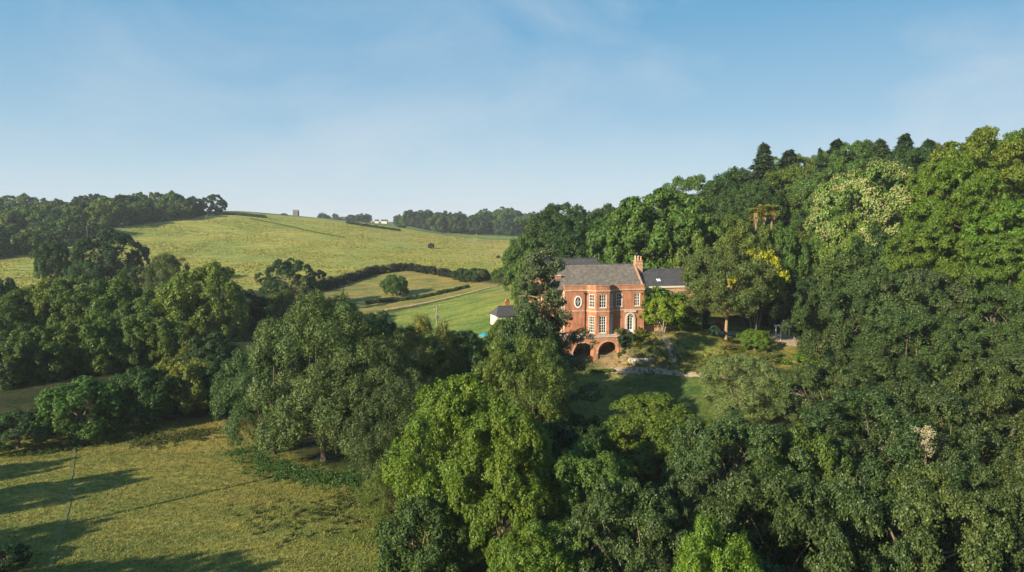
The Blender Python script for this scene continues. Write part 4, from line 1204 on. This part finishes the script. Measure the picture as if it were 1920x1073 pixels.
# east wing
ew = MB(); wall(ew, 'x', 15.12, 27.5, -.6, 8.6, 1.4, .4); wall(ew, 'y', 1.8, 10.0, -.6, 8.6, 27.5, -.4); wall(ew, 'x', 15.5, 27.1, -.6, 8.6, 10.0, -.4); ew.build('wall', M['brick_pale'], house)
gable('roof', 15.27, 27.7, 1.2, 10.2, 8.55, 11.35, M['slate_dark'], 0, 0)
eg = MB(); eg.box(15.3, 27.7, 1.18, 1.38, 8.15, 8.5); eg.build('eaves_board', M['render_w'], house)
sk = MB(); sk.hexa([(18.6, 2.3, 9.28), (19.3, 2.3, 9.28), (19.3, 2.9, 9.66), (18.6, 2.9, 9.66), (18.6, 2.25, 9.36), (19.3, 2.25, 9.36), (19.3, 2.85, 9.74), (18.6, 2.85, 9.74)]); sk.build('skylight', M['white'], house)

# ------------------------------------------------------------------ arched terrace
terrace = thing('arched_terrace', 'brick terrace on two wide arches in front of the house', 'terrace', (HOUSE_O[0], HOUSE_O[1], PAD), TH)
TZ = 0.05; TB = -5.2; TF, TK = -3.6, -1.1
def arch_front(mb, y, flip=1):
    xs = [-0.8]
    arches = [(2.45, 1.88, -2.72), (7.05, 1.88, -2.62)]
    for c, r, zs in arches:
        xs += [c + r * math.cos(math.pi * (1 - k / 18)) for k in range(19)]
    xs.append(9.6)
    def low(x):
        for c, r, zs in arches:
            if abs(x - c) <= r + 1e-6: return zs + math.sqrt(max(0, r * r - (x - c) ** 2))
        return TB
    for a, b in zip(xs[:-1], xs[1:]):
        mid = (a + b) / 2
        if any(abs(mid - c) < r for c, r, _ in arches): la, lb = low(a), low(b)
        else: la = lb = TB
        qd = [(a, y, la), (b, y, lb), (b, y, TZ), (a, y, TZ)]
        mb.add(qd, [(0, 1, 2, 3) if flip > 0 else (3, 2, 1, 0)])
    return arches
tw = MB(); A = arch_front(tw, TF); arch_front(tw, TF + .6, -1)
for c, r, zs in A:
    for k in range(18):
        a0, a1 = math.pi * k / 18, math.pi * (k + 1) / 18
        tw.add([(c + r * math.cos(t), y, zs + r * math.sin(t)) for t, y in ((a0, TF), (a1, TF), (a1, TK), (a0, TK))], [(0, 1, 2, 3)])
    for sg in (-1, 1):
        tw.add([(c + sg * r, TF, TB), (c + sg * r, TK, TB), (c + sg * r, TK, zs), (c + sg * r, TF, zs)], [(0, 1, 2, 3)])
tw.add([(-.8, TK, TB), (9.6, TK, TB), (9.6, TK, TZ), (-.8, TK, TZ)], [(0, 1, 2, 3)])
tw.add([(-.8, TF, TB), (-.8, TK, TB), (-.8, TK, TZ), (-.8, TF, TZ)], [(0, 3, 2, 1)]); tw.add([(9.6, TF, TB), (9.6, TK, TB), (9.6, TK, TZ), (9.6, TF, TZ)], [(0, 1, 2, 3)])
tw.build('wall', M['brick_old'], terrace)
ar = MB()
for c, r, zs in A: ring(ar, c, zs, r, r, .24, TF - .06, TF + .1, 20, 0, math.pi)
ar.build('arch_ring', M['brick_pale'], terrace)
fl = MB(); fl.box(-1.0, 9.8, TF - .12, -.02, TZ + .002, TZ + .14); fl.build('paving', M['stone'], terrace)
im = MB()
for c, r, zs in A: im.box(c - r - .35, c - r + .02, TF - .1, TF + .3, zs - .16, zs)
im.build('impost', M['stone'], terrace)
rl = MB(); rl.tube([(-.8, TF + .12, 1.0), (9.4, TF + .12, 1.0)], .02, 5); rl.tube([(-.8, TF + .12, .6), (9.4, TF + .12, .6)], .012, 4)
for k in range(12):
    x = -.8 + 10.2 * k / 11; rl.tube([(x, TF + .12, TZ + .14), (x, TF + .12, 1.0)], .022, 5)
rl.build('railing', M['iron'], terrace)
fb = MB(); fb.box(5.3, 8.8, TF + .25, TF + .33, -3.62, -3.52); fb.box(5.3, 8.8, TF + .25, TF + .33, -3.3, -3.22)
for k in range(10): fb.box(5.35 + .38 * k, 5.41 + .38 * k, TF + .26, TF + .32, -4.0, -3.15)
fb.build('low_fence', M['wood'], terrace)

# plant pots on the terrace
def hpos(s, d, z=0.0):
    x, y = from_house(s, d); return (x, y, PAD + z)
pots = [(0.9, 'terracotta pot with trailing plant at the left end of the terrace'), (3.2, 'terracotta pot with a small shrub beside the drainpipe on the terrace'), (9.0, 'terracotta pot with yellowish plant near the right arch end of the terrace')]
for s, lb in pots:
    t = thing('plant_pot', lb, 'plant pot', hpos(s, -2.9 if s < 8 else -2.2, TZ + .14))
    m = MB(); m.tube([(0, 0, 0), (0, 0, .35), (0, 0, .4), (0, 0, .46)], [.17, .25, .29, .29], 10); m.build('pot', M['terracotta'], t)
    rg = np.random.default_rng(int(s * 10)); bc = np.array([[0, 0, .75], [.15, .1, .6], [-.18, 0, .62]]); C, N = clump_leaves(bc, np.array([.33, .25, .25]), 500, rg, 8, .5)
    o = put(bpy.data.objects.new('foliage', leaf_mesh('foliage', C, N, .16, .09, rg, M['leaf'])), t); o.color = (*(COL['olive'] if s > 8 else COL['mid']), 1)

# ------------------------------------------------------------------ ivy, climbers and garden plants
def climber(name, label, boxes, n, colr, L=.3, seed=0, mat='leaf', cat='climber', stem=True):
    """leafy skin over a few boxes given in house coordinates"""
    rng = np.random.default_rng(seed)
    bc, rb = [], []
    for (s0, s1, d0, d1, z0, z1, r) in boxes:
        vol = max(4, int((s1 - s0) * (z1 - z0) / (r * r) * 0.9))
        for _ in range(vol):
            bc.append((rng.uniform(s0, s1), rng.uniform(d0, d1), rng.uniform(z0, z1))); rb.append(r * rng.uniform(.7, 1.3))
    C, N = clump_leaves(np.array(bc), np.array(rb), n, rng, 8, .5, .9, .2, .6)
    t = thing(name, label, cat, (HOUSE_O[0], HOUSE_O[1], PAD), TH)
    o = put(bpy.data.objects.new('foliage', leaf_mesh('foliage', C, N, L, L * .7, rng, M[mat], .3)), t); o.color = (*(COL[colr] if isinstance(colr, str) else colr), 1)
    m = MB()
    for (s0, s1, d0, d1, z0, z1, r) in boxes[:2]:
        for k in range(3):
            x = s0 + (s1 - s0) * (k + .5) / 3; m.tube([(x, d1, z0 - .3), (x + rng.normal() * .3, d1, (z0 + z1) / 2), (x + rng.normal() * .4, d1, z1)], [.06, .04, .02], 5)
    if stem: m.build('stem', M['bark'], t)
    return t
climber('ivy', 'thick green ivy covering the wall of the low house wing', [(15.2, 20.5, .8, 1.3, 1.5, 8.3, .7), (20, 27, .8, 1.35, 0, 7.0, .7), (14.7, 15.6, -.1, .3, 3, 8.6, .45)], 15000, 'bright', .32, 1)
climber('ivy', 'dark ivy hanging over the right end of the arched terrace', [(9.3, 12.0, -4.0, -3.4, -3.6, .1, .5), (8.9, 9.8, -3.9, -3.6, -1.4, 0.1, .3)], 6000, (.030, .062, .022), .24, 2)
climber('shrub', 'yellow-green shrubs on the bank beside the terrace ivy', [(11.8, 15.5, -4.6, -3.0, -3.2, -.8, .7), (12.5, 14, -3.5, -2.4, -.8, .2, .5)], 6000, (.135, .145, .022), .24, 3, cat='bush')
climber('shrub', 'low golden shrub against the wall left of the arched garden door', [(9.6, 11.2, -1.0, -.4, .1, .8, .35)], 1500, (.13, .15, .02), .2, 4, cat='bush')
climber('shrub', 'small yellow shrub right of the arched garden door', [(13.2, 15.0, -1.6, -.8, 0, .9, .4)], 1800, (.15, .14, .02), .2, 5, cat='bush')

# low rubble wall at the foot of the bank
def rubble_wall():
    rng = random.Random(5)
    x0, y0 = from_house(9.75, -6.0); base = min(gz(x0, y0), gz(*from_house(14, -7)))
    t = thing('stone_wall', 'low pale rubble wall between the right arch and the grassy bank', 'wall', (x0, y0, base - .1), TH - R(11.3))
    meshes = []
    for k in range(5):
        m = MB(); w, h, d = rng.uniform(.36, .58), .27, .4
        vs = []
        for z in (0, h):
            for sx, sy in ((-1, -1), (1, -1), (1, 1), (-1, 1)):
                vs.append((sx * w / 2 * rng.uniform(.82, 1), sy * d / 2 * rng.uniform(.8, 1), z * rng.uniform(.88, 1)))
        m.hexa(vs); meshes.append((w, m.mesh('stone', M['rubble'])))
    for row in range(4):
        x = rng.uniform(0, .2)
        while x < 5.2 - row * .25:
            w, me = rng.choice(meshes)
            o = put(bpy.data.objects.new('stone', me), t)
            o.location = (x + w / 2, rng.uniform(-.09, .09), row * .27); o.rotation_euler = (0, 0, rng.choice((0, math.pi)) + rng.uniform(-.08, .08))
            x += w * 1.04
rubble_wall()

# ------------------------------------------------------------------ outbuilding beside the paddock
ob = P(953, 605, 168)
out = thing('outbuilding', 'small white outbuilding with slate roof and brick chimney beside the paddock', 'outbuilding', (ob[0], ob[1], gz(ob[0], ob[1]) - .2), R(20))
ozt = P(946, 592, 168)[2] - (gz(ob[0], ob[1]) - .2)
m = MB(); wall(m, 'x', -3, 3.5, 0, ozt, 0, .3, [(-1.6, -.8, ozt - 1.7, ozt - .6)]); wall(m, 'y', .3, 5, 0, ozt, -3, .3); wall(m, 'y', .3, 5, 0, ozt, 3.5, -.3); wall(m, 'x', -2.7, 3.2, 0, ozt, 5, -.3); m.build('wall', M['render_w'], out)
window(out, 0, 0, .8, 1.1, 2, 3, (-1.2, 0, ozt - 1.7), 0)
gable('roof', -3.3, 3.8, -.35, 5.35, ozt + .02, ozt + 2.1, M['slate_dark'], 1.5, 1.5, out)
m = MB(); m.box(.1, 1.3, 2.6, 3.4, ozt + 1, ozt + 3.1); m.box(0, 1.4, 2.5, 3.5, ozt + 3.1, ozt + 3.25); c = m.build('chimney', M['brick'], out)
for k in range(2):
    m = MB(); m.tube([(.4 + .6 * k, 3, ozt + 3.251), (.4 + .6 * k, 3, ozt + 3.8)], [.16, .13], 8); m.build('chimney_pot', M['iron'] if k else M['terracotta'], c)

# turquoise parasol in the shade below it
pp = P(908, 634, 150); zt = pp[2]; zg = gz(pp[0], pp[1])
par = thing('parasol', 'turquoise parasol half hidden by trees below the outbuilding', 'parasol', (pp[0], pp[1], zg))
hh = max(2.3, zt - zg)
m = MB(); m.tube([(0, 0, -.1), (0, 0, hh + .1)], .03, 6); m.build('pole', M['wood'], par)
m = MB()
for k in range(8):
    a, b = 2 * math.pi * k / 8, 2 * math.pi * (k + 1) / 8
    pa, pb = (1.2 * math.cos(a), 1.2 * math.sin(a), hh - .55), (1.2 * math.cos(b), 1.2 * math.sin(b), hh - .55)
    m.add([(0, 0, hh), pa, pb], [(0, 1, 2)]); m.add([pa, pb, (pb[0], pb[1], hh - .72), (pa[0], pa[1], hh - .72)], [(0, 3, 2, 1)])
m.build('canopy', M['turquoise'], par)

# ------------------------------------------------------------------ utility poles
def pole(px, ybase, Y, H, label, arms=1, kit=False, rz=0.3, group='utility poles on the pasture', rad=.15):
    b = P(px, ybase, Y) if ybase else P(px, 500, Y)
    x, y = float(b[0]), float(b[1])
    t = thing('utility_pole', label, 'utility pole', (x, y, gz(x, y) - .2), rz, group)
    m = MB(); m.tube([(0, 0, 0), (0, 0, H)], [rad, rad * .7], 8); m.build('pole', M['wood'], t)
    for k in range(arms):
        z = H - .35 - k * 1.1
        w = 1.1 if k == 0 else .8
        m = MB(); m.box(-w, w, .11, .23, z - .07, z + .07); a = m.build('crossarm', M['wood'], t)
        for sx in (-.85, 0, .85) if k == 0 else (-.7, .7):
            m = MB(); m.tube([(sx * w, .17, z + .072), (sx * w, .17, z + .2), (sx * w, .17, z + .3)], [.05, .07, .04], 6); m.build('insulator', M['white'], a)
    if kit:
        m = MB(); m.box(-.45, .3, -.75, -.16, H - 3.9, H - 2.9); m.tube([(-.25, -.45, H - 2.9), (-.25, -.45, H - 2.55)], .06, 6); m.tube([(.1, -.45, H - 2.9), (.1, -.45, H - 2.55)], .06, 6); m.build('transformer', M['lead'], t)
        m = MB(); m.tube([(0, -.2, H - 4), (0, -.2, .3)], .05, 5); m.build('conduit', M['iron'], t)
    return t
def pole_top(px, ytop, Y, *a, **k):
    top = P(px, ytop, Y)
    return pole(px, None, Y, max(5.5, top[2] - gz(top[0], Y) + .2), *a, **k)
pole_top(643, 535, 222, 'wooden utility pole with two crossarms beside the hedge', 2, group=None, rz=.1, rad=.16)
pole_top(818, 572, 186, 'wooden utility pole with transformer at the edge of the paddock', 2, True, group=None, rz=.5, rad=.17)
pole_top(555, 427, 462, 'pale utility pole in the middle of the pasture', rz=.4)
pole_top(420, 430, 432, 'pale utility pole low on the left part of the pasture', rz=.4)
pole_top(390, 412, 520, 'pale utility pole just under the brow of the pasture', rz=.4)
pole_top(364, 386, 540, 'utility pole on the skyline at the end of the wood', rz=.2)
pole_top(167, 424, 430, 'dark utility pole against the wood, above the lone oak', rz=.1)
pole_top(757, 439, 475, 'pale utility pole on the right part of the pasture', rz=.4)
pole_top(888, 449, 500, 'pale utility pole near the right end of the pasture', rz=.4)
tpole = (-27.5 - 30.5 * math.sin(SUN_AZ), 80 - 30.5 * math.cos(SUN_AZ))
t = pole(960, 700, 100, 12.0, 'tall wooden pole beside the meadow, casting a long thin shadow', 1, group=None, rad=.27)
t.location = (tpole[0], tpole[1], gz(*tpole) - .3)

# church tower and white buildings on the skyline
q = P(555, 401, 720); zg = gz(q[0], 720)
ct = thing('church_tower', 'small grey stone church tower on the hill skyline', 'church tower', (q[0], 720, zg - 1))
th = max(8, q[2] - zg + 1)
m = MB(); m.box(-2.6, 2.6, -2.6, 2.6, 0, th - 1); m.build('tower', M['darkstone'], ct)
for a in (-2.6, -.5, 1.6):
    pass
m = MB()
for a in (-2.6, -.9, .8):
    for b in (-2.62, 2.12): m.box(a, a + 1.1, b, b + .5, th - 1 + .001, th)
m.build('battlement', M['darkstone'], ct)
m = MB(); m.box(-.4, .4, -2.68, -2.59, th - 4.2, th - 2.4); m.build('window', M['iron'], ct)
for k, (px, w, lb) in enumerate([(692, 9, 'small white building on the far skyline, leftmost of three'), (706, 7, 'small white building on the far skyline, between two others'), (720, 11, 'small white building on the far skyline, rightmost of three')]):
    q = P(px, 418, 1080); zg = gz(q[0], 1080)
    zt = P(px, 411.5, 1080)[2]
    b = thing('white_building', lb, 'building', (q[0], 1080, zg - .3), R(8 - 6 * k)); ww = w * 1080 / F0 / 2; hh = max(4, zt - zg)
    m = MB(); m.box(-ww, ww, 0, 7, 0, hh * .6); m.build('wall', M['render_w'], b)
    gable('roof', -ww - .3, ww + .3, -.3, 7.3, hh * .6 + .02, hh, M['slate_dark'], 0, 0, b)
    for x in np.linspace(-ww * .6, ww * .6, 3): window(b, 0, 0, .9, 1.2, 2, 2, (float(x), -.15, hh * .3 - .3), 0, False)

# ------------------------------------------------------------------ palms on the slope
pm = np.random.default_rng(3)
def frond_mesh():
    C, N, D = [], [], []
    for k in range(30):
        a = 2.4 * k; el = pm.uniform(-.9, 1.0)
        o = np.array([math.cos(a) * math.cos(el), math.sin(a) * math.cos(el), math.sin(el)])
        for t in np.linspace(.25, 1.25, 7):
            for sd in (-1, 0, 1):
                side = np.array([-math.sin(a), math.cos(a), 0])
                C.append(o * t + side * sd * .14 * t + np.array([0, 0, -.22 * t * t])); N.append(np.array([0, 0, 1]) + pm.normal(size=3) * .3); D.append(o + side * sd * .5)
    return leaf_mesh('frond', np.array(C), np.array(N), .5, .13, pm, M['leaf'], .3, .1, np.array(D))
fm = frond_mesh()
for k, (px, yt, lb) in enumerate([(1418, 392, 'palm with shaggy brown trunk, leftmost of the three on the slope'), (1434, 386, 'tallest palm, middle of the three on the slope'), (1449, 387, 'palm with shaggy trunk, rightmost of the three on the slope')]):
    Y = 151 + k * .8
    top = P(px, yt, Y); g_ = gz(top[0], Y); H = max(5, top[2] - g_)
    t = thing('palm_tree', lb, 'palm', (top[0], Y, g_ - .2), k * 1.3, 'three palms on the slope')
    m = MB(); m.tube([(0, 0, 0), (.1, 0, H - 3.2), (.05, 0, H - 2.4), (0, 0, H - .7)], [.22, .24, .48, .5], 9); m.build('trunk', M['palm_bark'], t)
    o = put(bpy.data.objects.new('crown', fm), t); o.location = (0, 0, H - .5); o.scale = (1.45, 1.45, 1.45); o.color = (.36, .35, .07, 1)
    s = MB()
    for q_ in range(26):
        a = q_ * 2.4; z = H - .8 - pm.uniform(0, 1.7); s.add([(.5 * math.cos(a), .5 * math.sin(a), z), (.62 * math.cos(a + .2), .62 * math.sin(a + .2), z - .1), (.58 * math.cos(a + .1), .58 * math.sin(a + .1), z - .9)], [(0, 1, 2)])
    s.build('dead_leaves', M['bark_warm'], t)

# ------------------------------------------------------------------ cars and pergola by the drive
def car(label, colr, px, py, Y, rz):
    p = P(px, py, Y)
    t = thing('parked_car', label, 'car', (p[0], p[1], gz(p[0], p[1]) + .02), rz, 'cars parked under the airy tree')
    paint = plain('car_paint', colr, .25, .05, 1, spec=.6)
    prof = [(-2.0, .45), (-2.05, .75), (-1.85, .95), (-1.35, 1.0), (-.75, 1.42), (.75, 1.45), (1.55, .98), (1.95, .88), (2.02, .5), (1.9, .3), (-1.9, .3)]
    m = MB(); n = len(prof)
    m.add([(x, -.83 if z < 1.1 else -.66, z) for x, z in prof] + [(x, .83 if z < 1.1 else .66, z) for x, z in prof], [tuple(range(n)), tuple(range(2 * n - 1, n - 1, -1))] + [(i, i + n, (i + 1) % n + n, (i + 1) % n) for i in range(n)])
    m.build('body', paint, t)
    g = MB()
    for sy in (-1, 1): g.add([(-1.15, sy * .79, 1.03), (1.2, sy * .79, 1.03), (.7, sy * .69, 1.37), (-.7, sy * .69, 1.37)], [(0, 1, 2, 3)])
    g.add([(-1.36, -.6, 1.03), (-1.36, .6, 1.03), (-.8, .56, 1.41), (-.8, -.56, 1.41)], [(0, 1, 2, 3)]); g.add([(1.5, -.6, 1.03), (1.5, .6, 1.03), (.82, .56, 1.43), (.82, -.56, 1.43)], [(3, 2, 1, 0)])
    g.build('window', M['glass'], t)
    for sx in (-1.25, 1.3):
        for sy in (-.78, .78):
            w = MB(); w.tube([(sx, sy - .1, .31), (sx, sy + .1, .31)], .31, 14); wo = w.build('wheel', M['tyre'], t)
            w = MB(); w.tube([(sx, sy - .11, .31), (sx, sy + .11, .31)], .18, 10); w.build('rim', M['lead'], wo)
    for sy in (-.62, .62):
        h = MB(); h.box(-2.07, -1.98, sy - .15, sy + .15, .72, .88); h.build('tail_light', RED, t)
        h = MB(); h.box(1.93, 2.03, sy - .17, sy + .17, .66, .8); h.build('headlight', M['white'], t)
RED = plain('red_lens', (.55, .02, .015), .3, .05)
car('dark blue parked car half hidden under the airy tree', (.02, .03, .06), 1322, 619, 137, R(150))
car('red parked car behind the dark blue one under the airy tree', (.35, .02, .03), 1345, 613, 142, R(165))
def pergola():
    p = P(1476, 640, 131)
    t = thing('pergola', 'white wooden pergola beside the drive, right of the laurel bush', 'pergola', (p[0], p[1], gz(p[0], p[1]) - .1), R(8))
    for x in (-1.4, 1.4):
        for y in (0, 1.8):
            m = MB(); m.box(x - .07, x + .07, y - .07, y + .07, 0, 2.5); m.build('post', M['white'], t)
    for y in (0, 1.8):
        m = MB(); m.box(-1.8, 1.8, y - .05, y + .05, 2.501, 2.65); m.build('beam', M['white'], t)
    for k in range(6):
        m = MB(); x = -1.6 + k * .64; m.box(x - .03, x + .03, -.3, 2.1, 2.651, 2.75); m.build('rafter', M['white'], t)
pergola()
p = P(1500, 648, 129)
# small garden plants on the bank and by the drive
def small_plant(px, py, Y, w, h, label, colr, L=.3, n=900, seed=0, cat='bush'):
    p = P(px, py, Y); x, y = p[0], p[1]
    t = thing('shrub', label, cat, (x, y, gz(x, y) - .1))
    rg = np.random.default_rng(seed); k = 9
    bc = np.stack([rg.normal(size=k) * w * .25, rg.normal(size=k) * w * .25, rg.uniform(.25, .75, k) * h], 1)
    C, N = clump_leaves(bc, np.full(k, w * .25), n, rg, 7, .5, h / w)
    o = put(bpy.data.objects.new('foliage', leaf_mesh('foliage', C, N, L, L * .6, rg, M['leaf'])), t); o.color = (*(COL[colr] if isinstance(colr, str) else colr), 1)
    m = MB()
    for q_ in range(3): m.tube([(0, 0, -.2), (bc[q_][0], bc[q_][1], bc[q_][2])], [.04, .02], 5)
    m.build('stem', M['bark'], t)
small_plant(1340, 648, 124, 2.2, 2.0, 'blue-green spiky bush left of the straight tree trunk', (.035, .085, .050), .4, 900, 1)
small_plant(1365, 662, 121, 1.6, 1.0, 'low russet bush at the foot of the straight tree trunk', (.10, .075, .03), .25, 600, 2)
small_plant(1352, 690, 117, 2.4, 1.6, 'green bush on the shaded bank below the straight trunk', 'mid', .3, 900, 3)
small_plant(1405, 668, 118, 3.5, 1.4, 'yellow-green rough growth on the bank above the pale olive tree', (.13, .14, .03), .3, 1300, 4)
small_plant(1450, 670, 119, 4.0, 1.5, 'rough green growth on the bank right of the yellow-green growth', (.10, .13, .03), .3, 1400, 5)
small_plant(1495, 680, 118, 4.0, 2.2, 'tall green shrub at the right end of the bank', 'bright', .3, 1400, 6)
small_plant(1530, 700, 114, 5.0, 3.0, 'wide mixed green shrub above the lower drive', 'midb', .32, 1800, 7)
small_plant(1280, 640, 127, 2.0, 1.2, 'low green bush on the bank right of the garden tree', 'mid', .25, 700, 8)
small_plant(1305, 632, 130, 1.8, 1.0, 'small olive bush in front of the parked cars', 'olive', .25, 600, 9)

# pale flowering climber over a trunk in the lower right canopy
def cream_patch(px, py, Y, w, h, label, seed):
    rg = np.random.default_rng(seed); p = P(px, py, Y); zg = gz(p[0], p[1])
    t = thing('climber', label, 'climber', (p[0], p[1], zg - .1)); H = p[2] - zg
    k = 26
    bc = np.stack([rg.normal(size=k) * w * .3, rg.normal(size=k) * .3, H + rg.uniform(-.5, .5, k) * h], 1)
    C, N = clump_leaves(bc, np.full(k, w * .30), 1100, rg, 9, .6); N[:, 1] -= .4
    put(bpy.data.objects.new('blossom', leaf_mesh('blossom', C, N, .13, .09, rg, M['cream'])), t)
    m = MB(); m.tube([(0, .2, 0), (.2, .2, H * .6), (0, .2, H + h * .3)], [.22, .16, .05], 7); m.build('stem', M['bark'], t)
cream_patch(1738, 825, 59, 1.2, 2.4, 'cream flowering climber hanging in the gap among the right hand oaks', 1)

# ------------------------------------------------------------------ meadow grass and weeds
def grass_tufts():
    rg = np.random.default_rng(4)
    n = 46000
    y = 54 + (104 - 54) * rg.random(n) ** 1.25
    x = rg.uniform(-78, -4, n)
    k = inside(meadow_poly, x, y) & (x > -0.80 * y)
    x, y = x[k], y[k]
    tr = np.array([G(142, 832), G(132, 900), G(128, 950), G(112, 1010), G(92, 1072)])[::-1]
    k = np.abs(x - np.interp(y, tr[:, 1], tr[:, 0])) > 0.3
    x, y = x[k], y[k]
    z = raw_z(x, y)
    n = len(x)
    B = 3
    V = np.empty((n, B, 3, 3)); h = rg.uniform(.06, .20, (n, B)) * (1 + .9 * (rg.random((n, 1)) < .05))
    a = rg.uniform(0, 6.28, (n, B)); off = rg.normal(size=(n, B, 2)) * .10
    bx, by = x[:, None] + off[..., 0], y[:, None] + off[..., 1]
    w = .05
    V[..., 0, 0] = bx - w * np.cos(a); V[..., 0, 1] = by - w * np.sin(a); V[..., 0, 2] = z[:, None] - .03
    V[..., 1, 0] = bx + w * np.cos(a); V[..., 1, 1] = by + w * np.sin(a); V[..., 1, 2] = z[:, None] - .03
    V[..., 2, 0] = bx + rg.normal(size=(n, B)) * .10; V[..., 2, 1] = by + rg.normal(size=(n, B)) * .10; V[..., 2, 2] = z[:, None] + h
    me = np_mesh('meadow_grass', V.reshape(-1, 3), np.arange(n * B * 3).reshape(-1, 3), M['blade'])
    o = put(bpy.data.objects.new('meadow_grass', me)); o.color = (.225, .215, .060, 1)
    tag(o, kind='stuff')
grass_tufts()
def pasture_tussocks():
    rg = np.random.default_rng(14); n = 34000
    y = rg.uniform(240, 580, n); x = rg.uniform(-270, 5, n)
    k = inside(hill_poly, x, y) & (x > -.78 * y); x, y = x[k], y[k]
    cl = np.sin(x * .09 + 1.3 * np.sin(y * .05)) + np.sin(y * .11 + x * .03) + rg.normal(size=len(x)) * .8
    k = cl > -.2; x, y = x[k], y[k]; n = len(x); z = raw_z(x, y); B = 3
    h = rg.uniform(.18, .5, (n, B)); a = rg.uniform(0, 6.28, (n, B)); w = rg.uniform(.35, .7, (n, B)); off = rg.normal(size=(n, B, 2)) * .3
    V = np.empty((n, B, 3, 3)); bx, by = x[:, None] + off[..., 0], y[:, None] + off[..., 1]
    for q, sg in ((0, -1), (1, 1)):
        V[..., q, 0] = bx + sg * w * np.cos(a); V[..., q, 1] = by + sg * w * np.sin(a); V[..., q, 2] = z[:, None] - .06
    V[..., 2, 0] = bx + rg.normal(size=(n, B)) * .25; V[..., 2, 1] = by + rg.normal(size=(n, B)) * .25; V[..., 2, 2] = z[:, None] + h
    o = put(bpy.data.objects.new('pasture_tussocks', np_mesh('pasture_tussocks', V.reshape(-1, 3), np.arange(n * B * 3).reshape(-1, 3), M['blade'])))
    o.color = (.27, .265, .072, 1); tag(o, kind='stuff')
pasture_tussocks()
def weeds(name, pts, n, spread, colr, seed, h=(.25, .6)):
    rg = np.random.default_rng(seed); Cs, Ns = [], []
    for _ in range(n):
        i = rg.integers(len(pts) - 1); f = rg.random()
        p = np.array(pts[i][:2]) * (1 - f) + np.array(pts[i + 1][:2]) * f + rg.normal(size=2) * spread
        hh = rg.uniform(*h); m = 26
        C = rg.normal(size=(m, 3)) * np.array([.22, .22, .3]) * (hh / .45); C[:, 2] = np.abs(C[:, 2])
        Cs.append(C + np.array([p[0], p[1], gz(p[0], p[1])])); Ns.append(rg.normal(size=(m, 3)) + np.array([0, 0, .8]))
    o = put(bpy.data.objects.new(name, leaf_mesh(name, np.concatenate(Cs), np.concatenate(Ns), .22, .12, rg, M['leaf'])))
    o.color = (*colr, 1); tag(o, kind='stuff')
weeds('nettles', [G(455, 845), G(500, 878), G(560, 892), G(620, 900), G(700, 908)], 520, 1.35, (.065, .135, .036), 1)
weeds('weeds', [G(470, 960), G(560, 985), G(680, 960), G(640, 930)], 130, 2.2, (.070, .095, .025), 2, (.15, .4))
weeds('weeds', [G(250, 835), G(330, 822), G(400, 812)], 260, 1.2, (.085, .105, .028), 3, (.15, .4))
weeds('weeds', [G(20, 855), G(150, 838), G(300, 815)], 220, .8, (.07, .10, .03), 5, (.15, .45))
weeds('bank_weeds', [from_house(11, -6), from_house(16, -7), from_house(22, -9), from_house(30, -9), from_house(38, -9)], 500, 2.2, (.12, .13, .03), 4, (.2, .6))

# ------------------------------------------------------------------ trees outside the frame whose shadows reach the meadow
def shadow_tree(px, py, H, w, label):
    p = G(px, py); L = H / math.tan(SUN_EL)
    x, y = p[0] - L * math.sin(SUN_AZ), p[1] - L * math.cos(SUN_AZ)
    tree('round_a', float(x), float(y), H, w, label, 'mid')
shadow_tree(250, 893, 14, 9, 'tree beyond the left edge whose long shadow crosses the footpath')
shadow_tree(120, 868, 13, 8, 'tree beyond the left edge shading the far left of the meadow')
shadow_tree(170, 985, 12, 9, 'tree beyond the left edge beside the tall pole')
shadow_tree(480, 1050, 13, 9, 'tree near the lower left corner whose shadow crosses the meadow bottom')
shadow_tree(330, 1055, 13, 10, 'tree beyond the lower left corner')
shadow_tree(190, 1068, 13, 9, 'leftmost tree beyond the lower left corner')

# ------------------------------------------------------------------ air
def haze():
    m = bpy.data.materials.new('haze_air'); m.use_nodes = True
    n, l = m.node_tree.nodes, m.node_tree.links
    n.clear()
    o = n.new('ShaderNodeOutputMaterial'); v = n.new('ShaderNodeVolumePrincipled')
    v.inputs['Color'].default_value = (.82, .90, 1.0, 1)
    v.inputs['Density'].default_value = 0.00013
    l.new(v.outputs[0], o.inputs['Volume'])
    b = MB(); b.box(-4700, 4700, -750, 5400, float(GZ.min()) - 1.5, 76)
    tag(b.build('haze', m), kind='stuff')
haze()
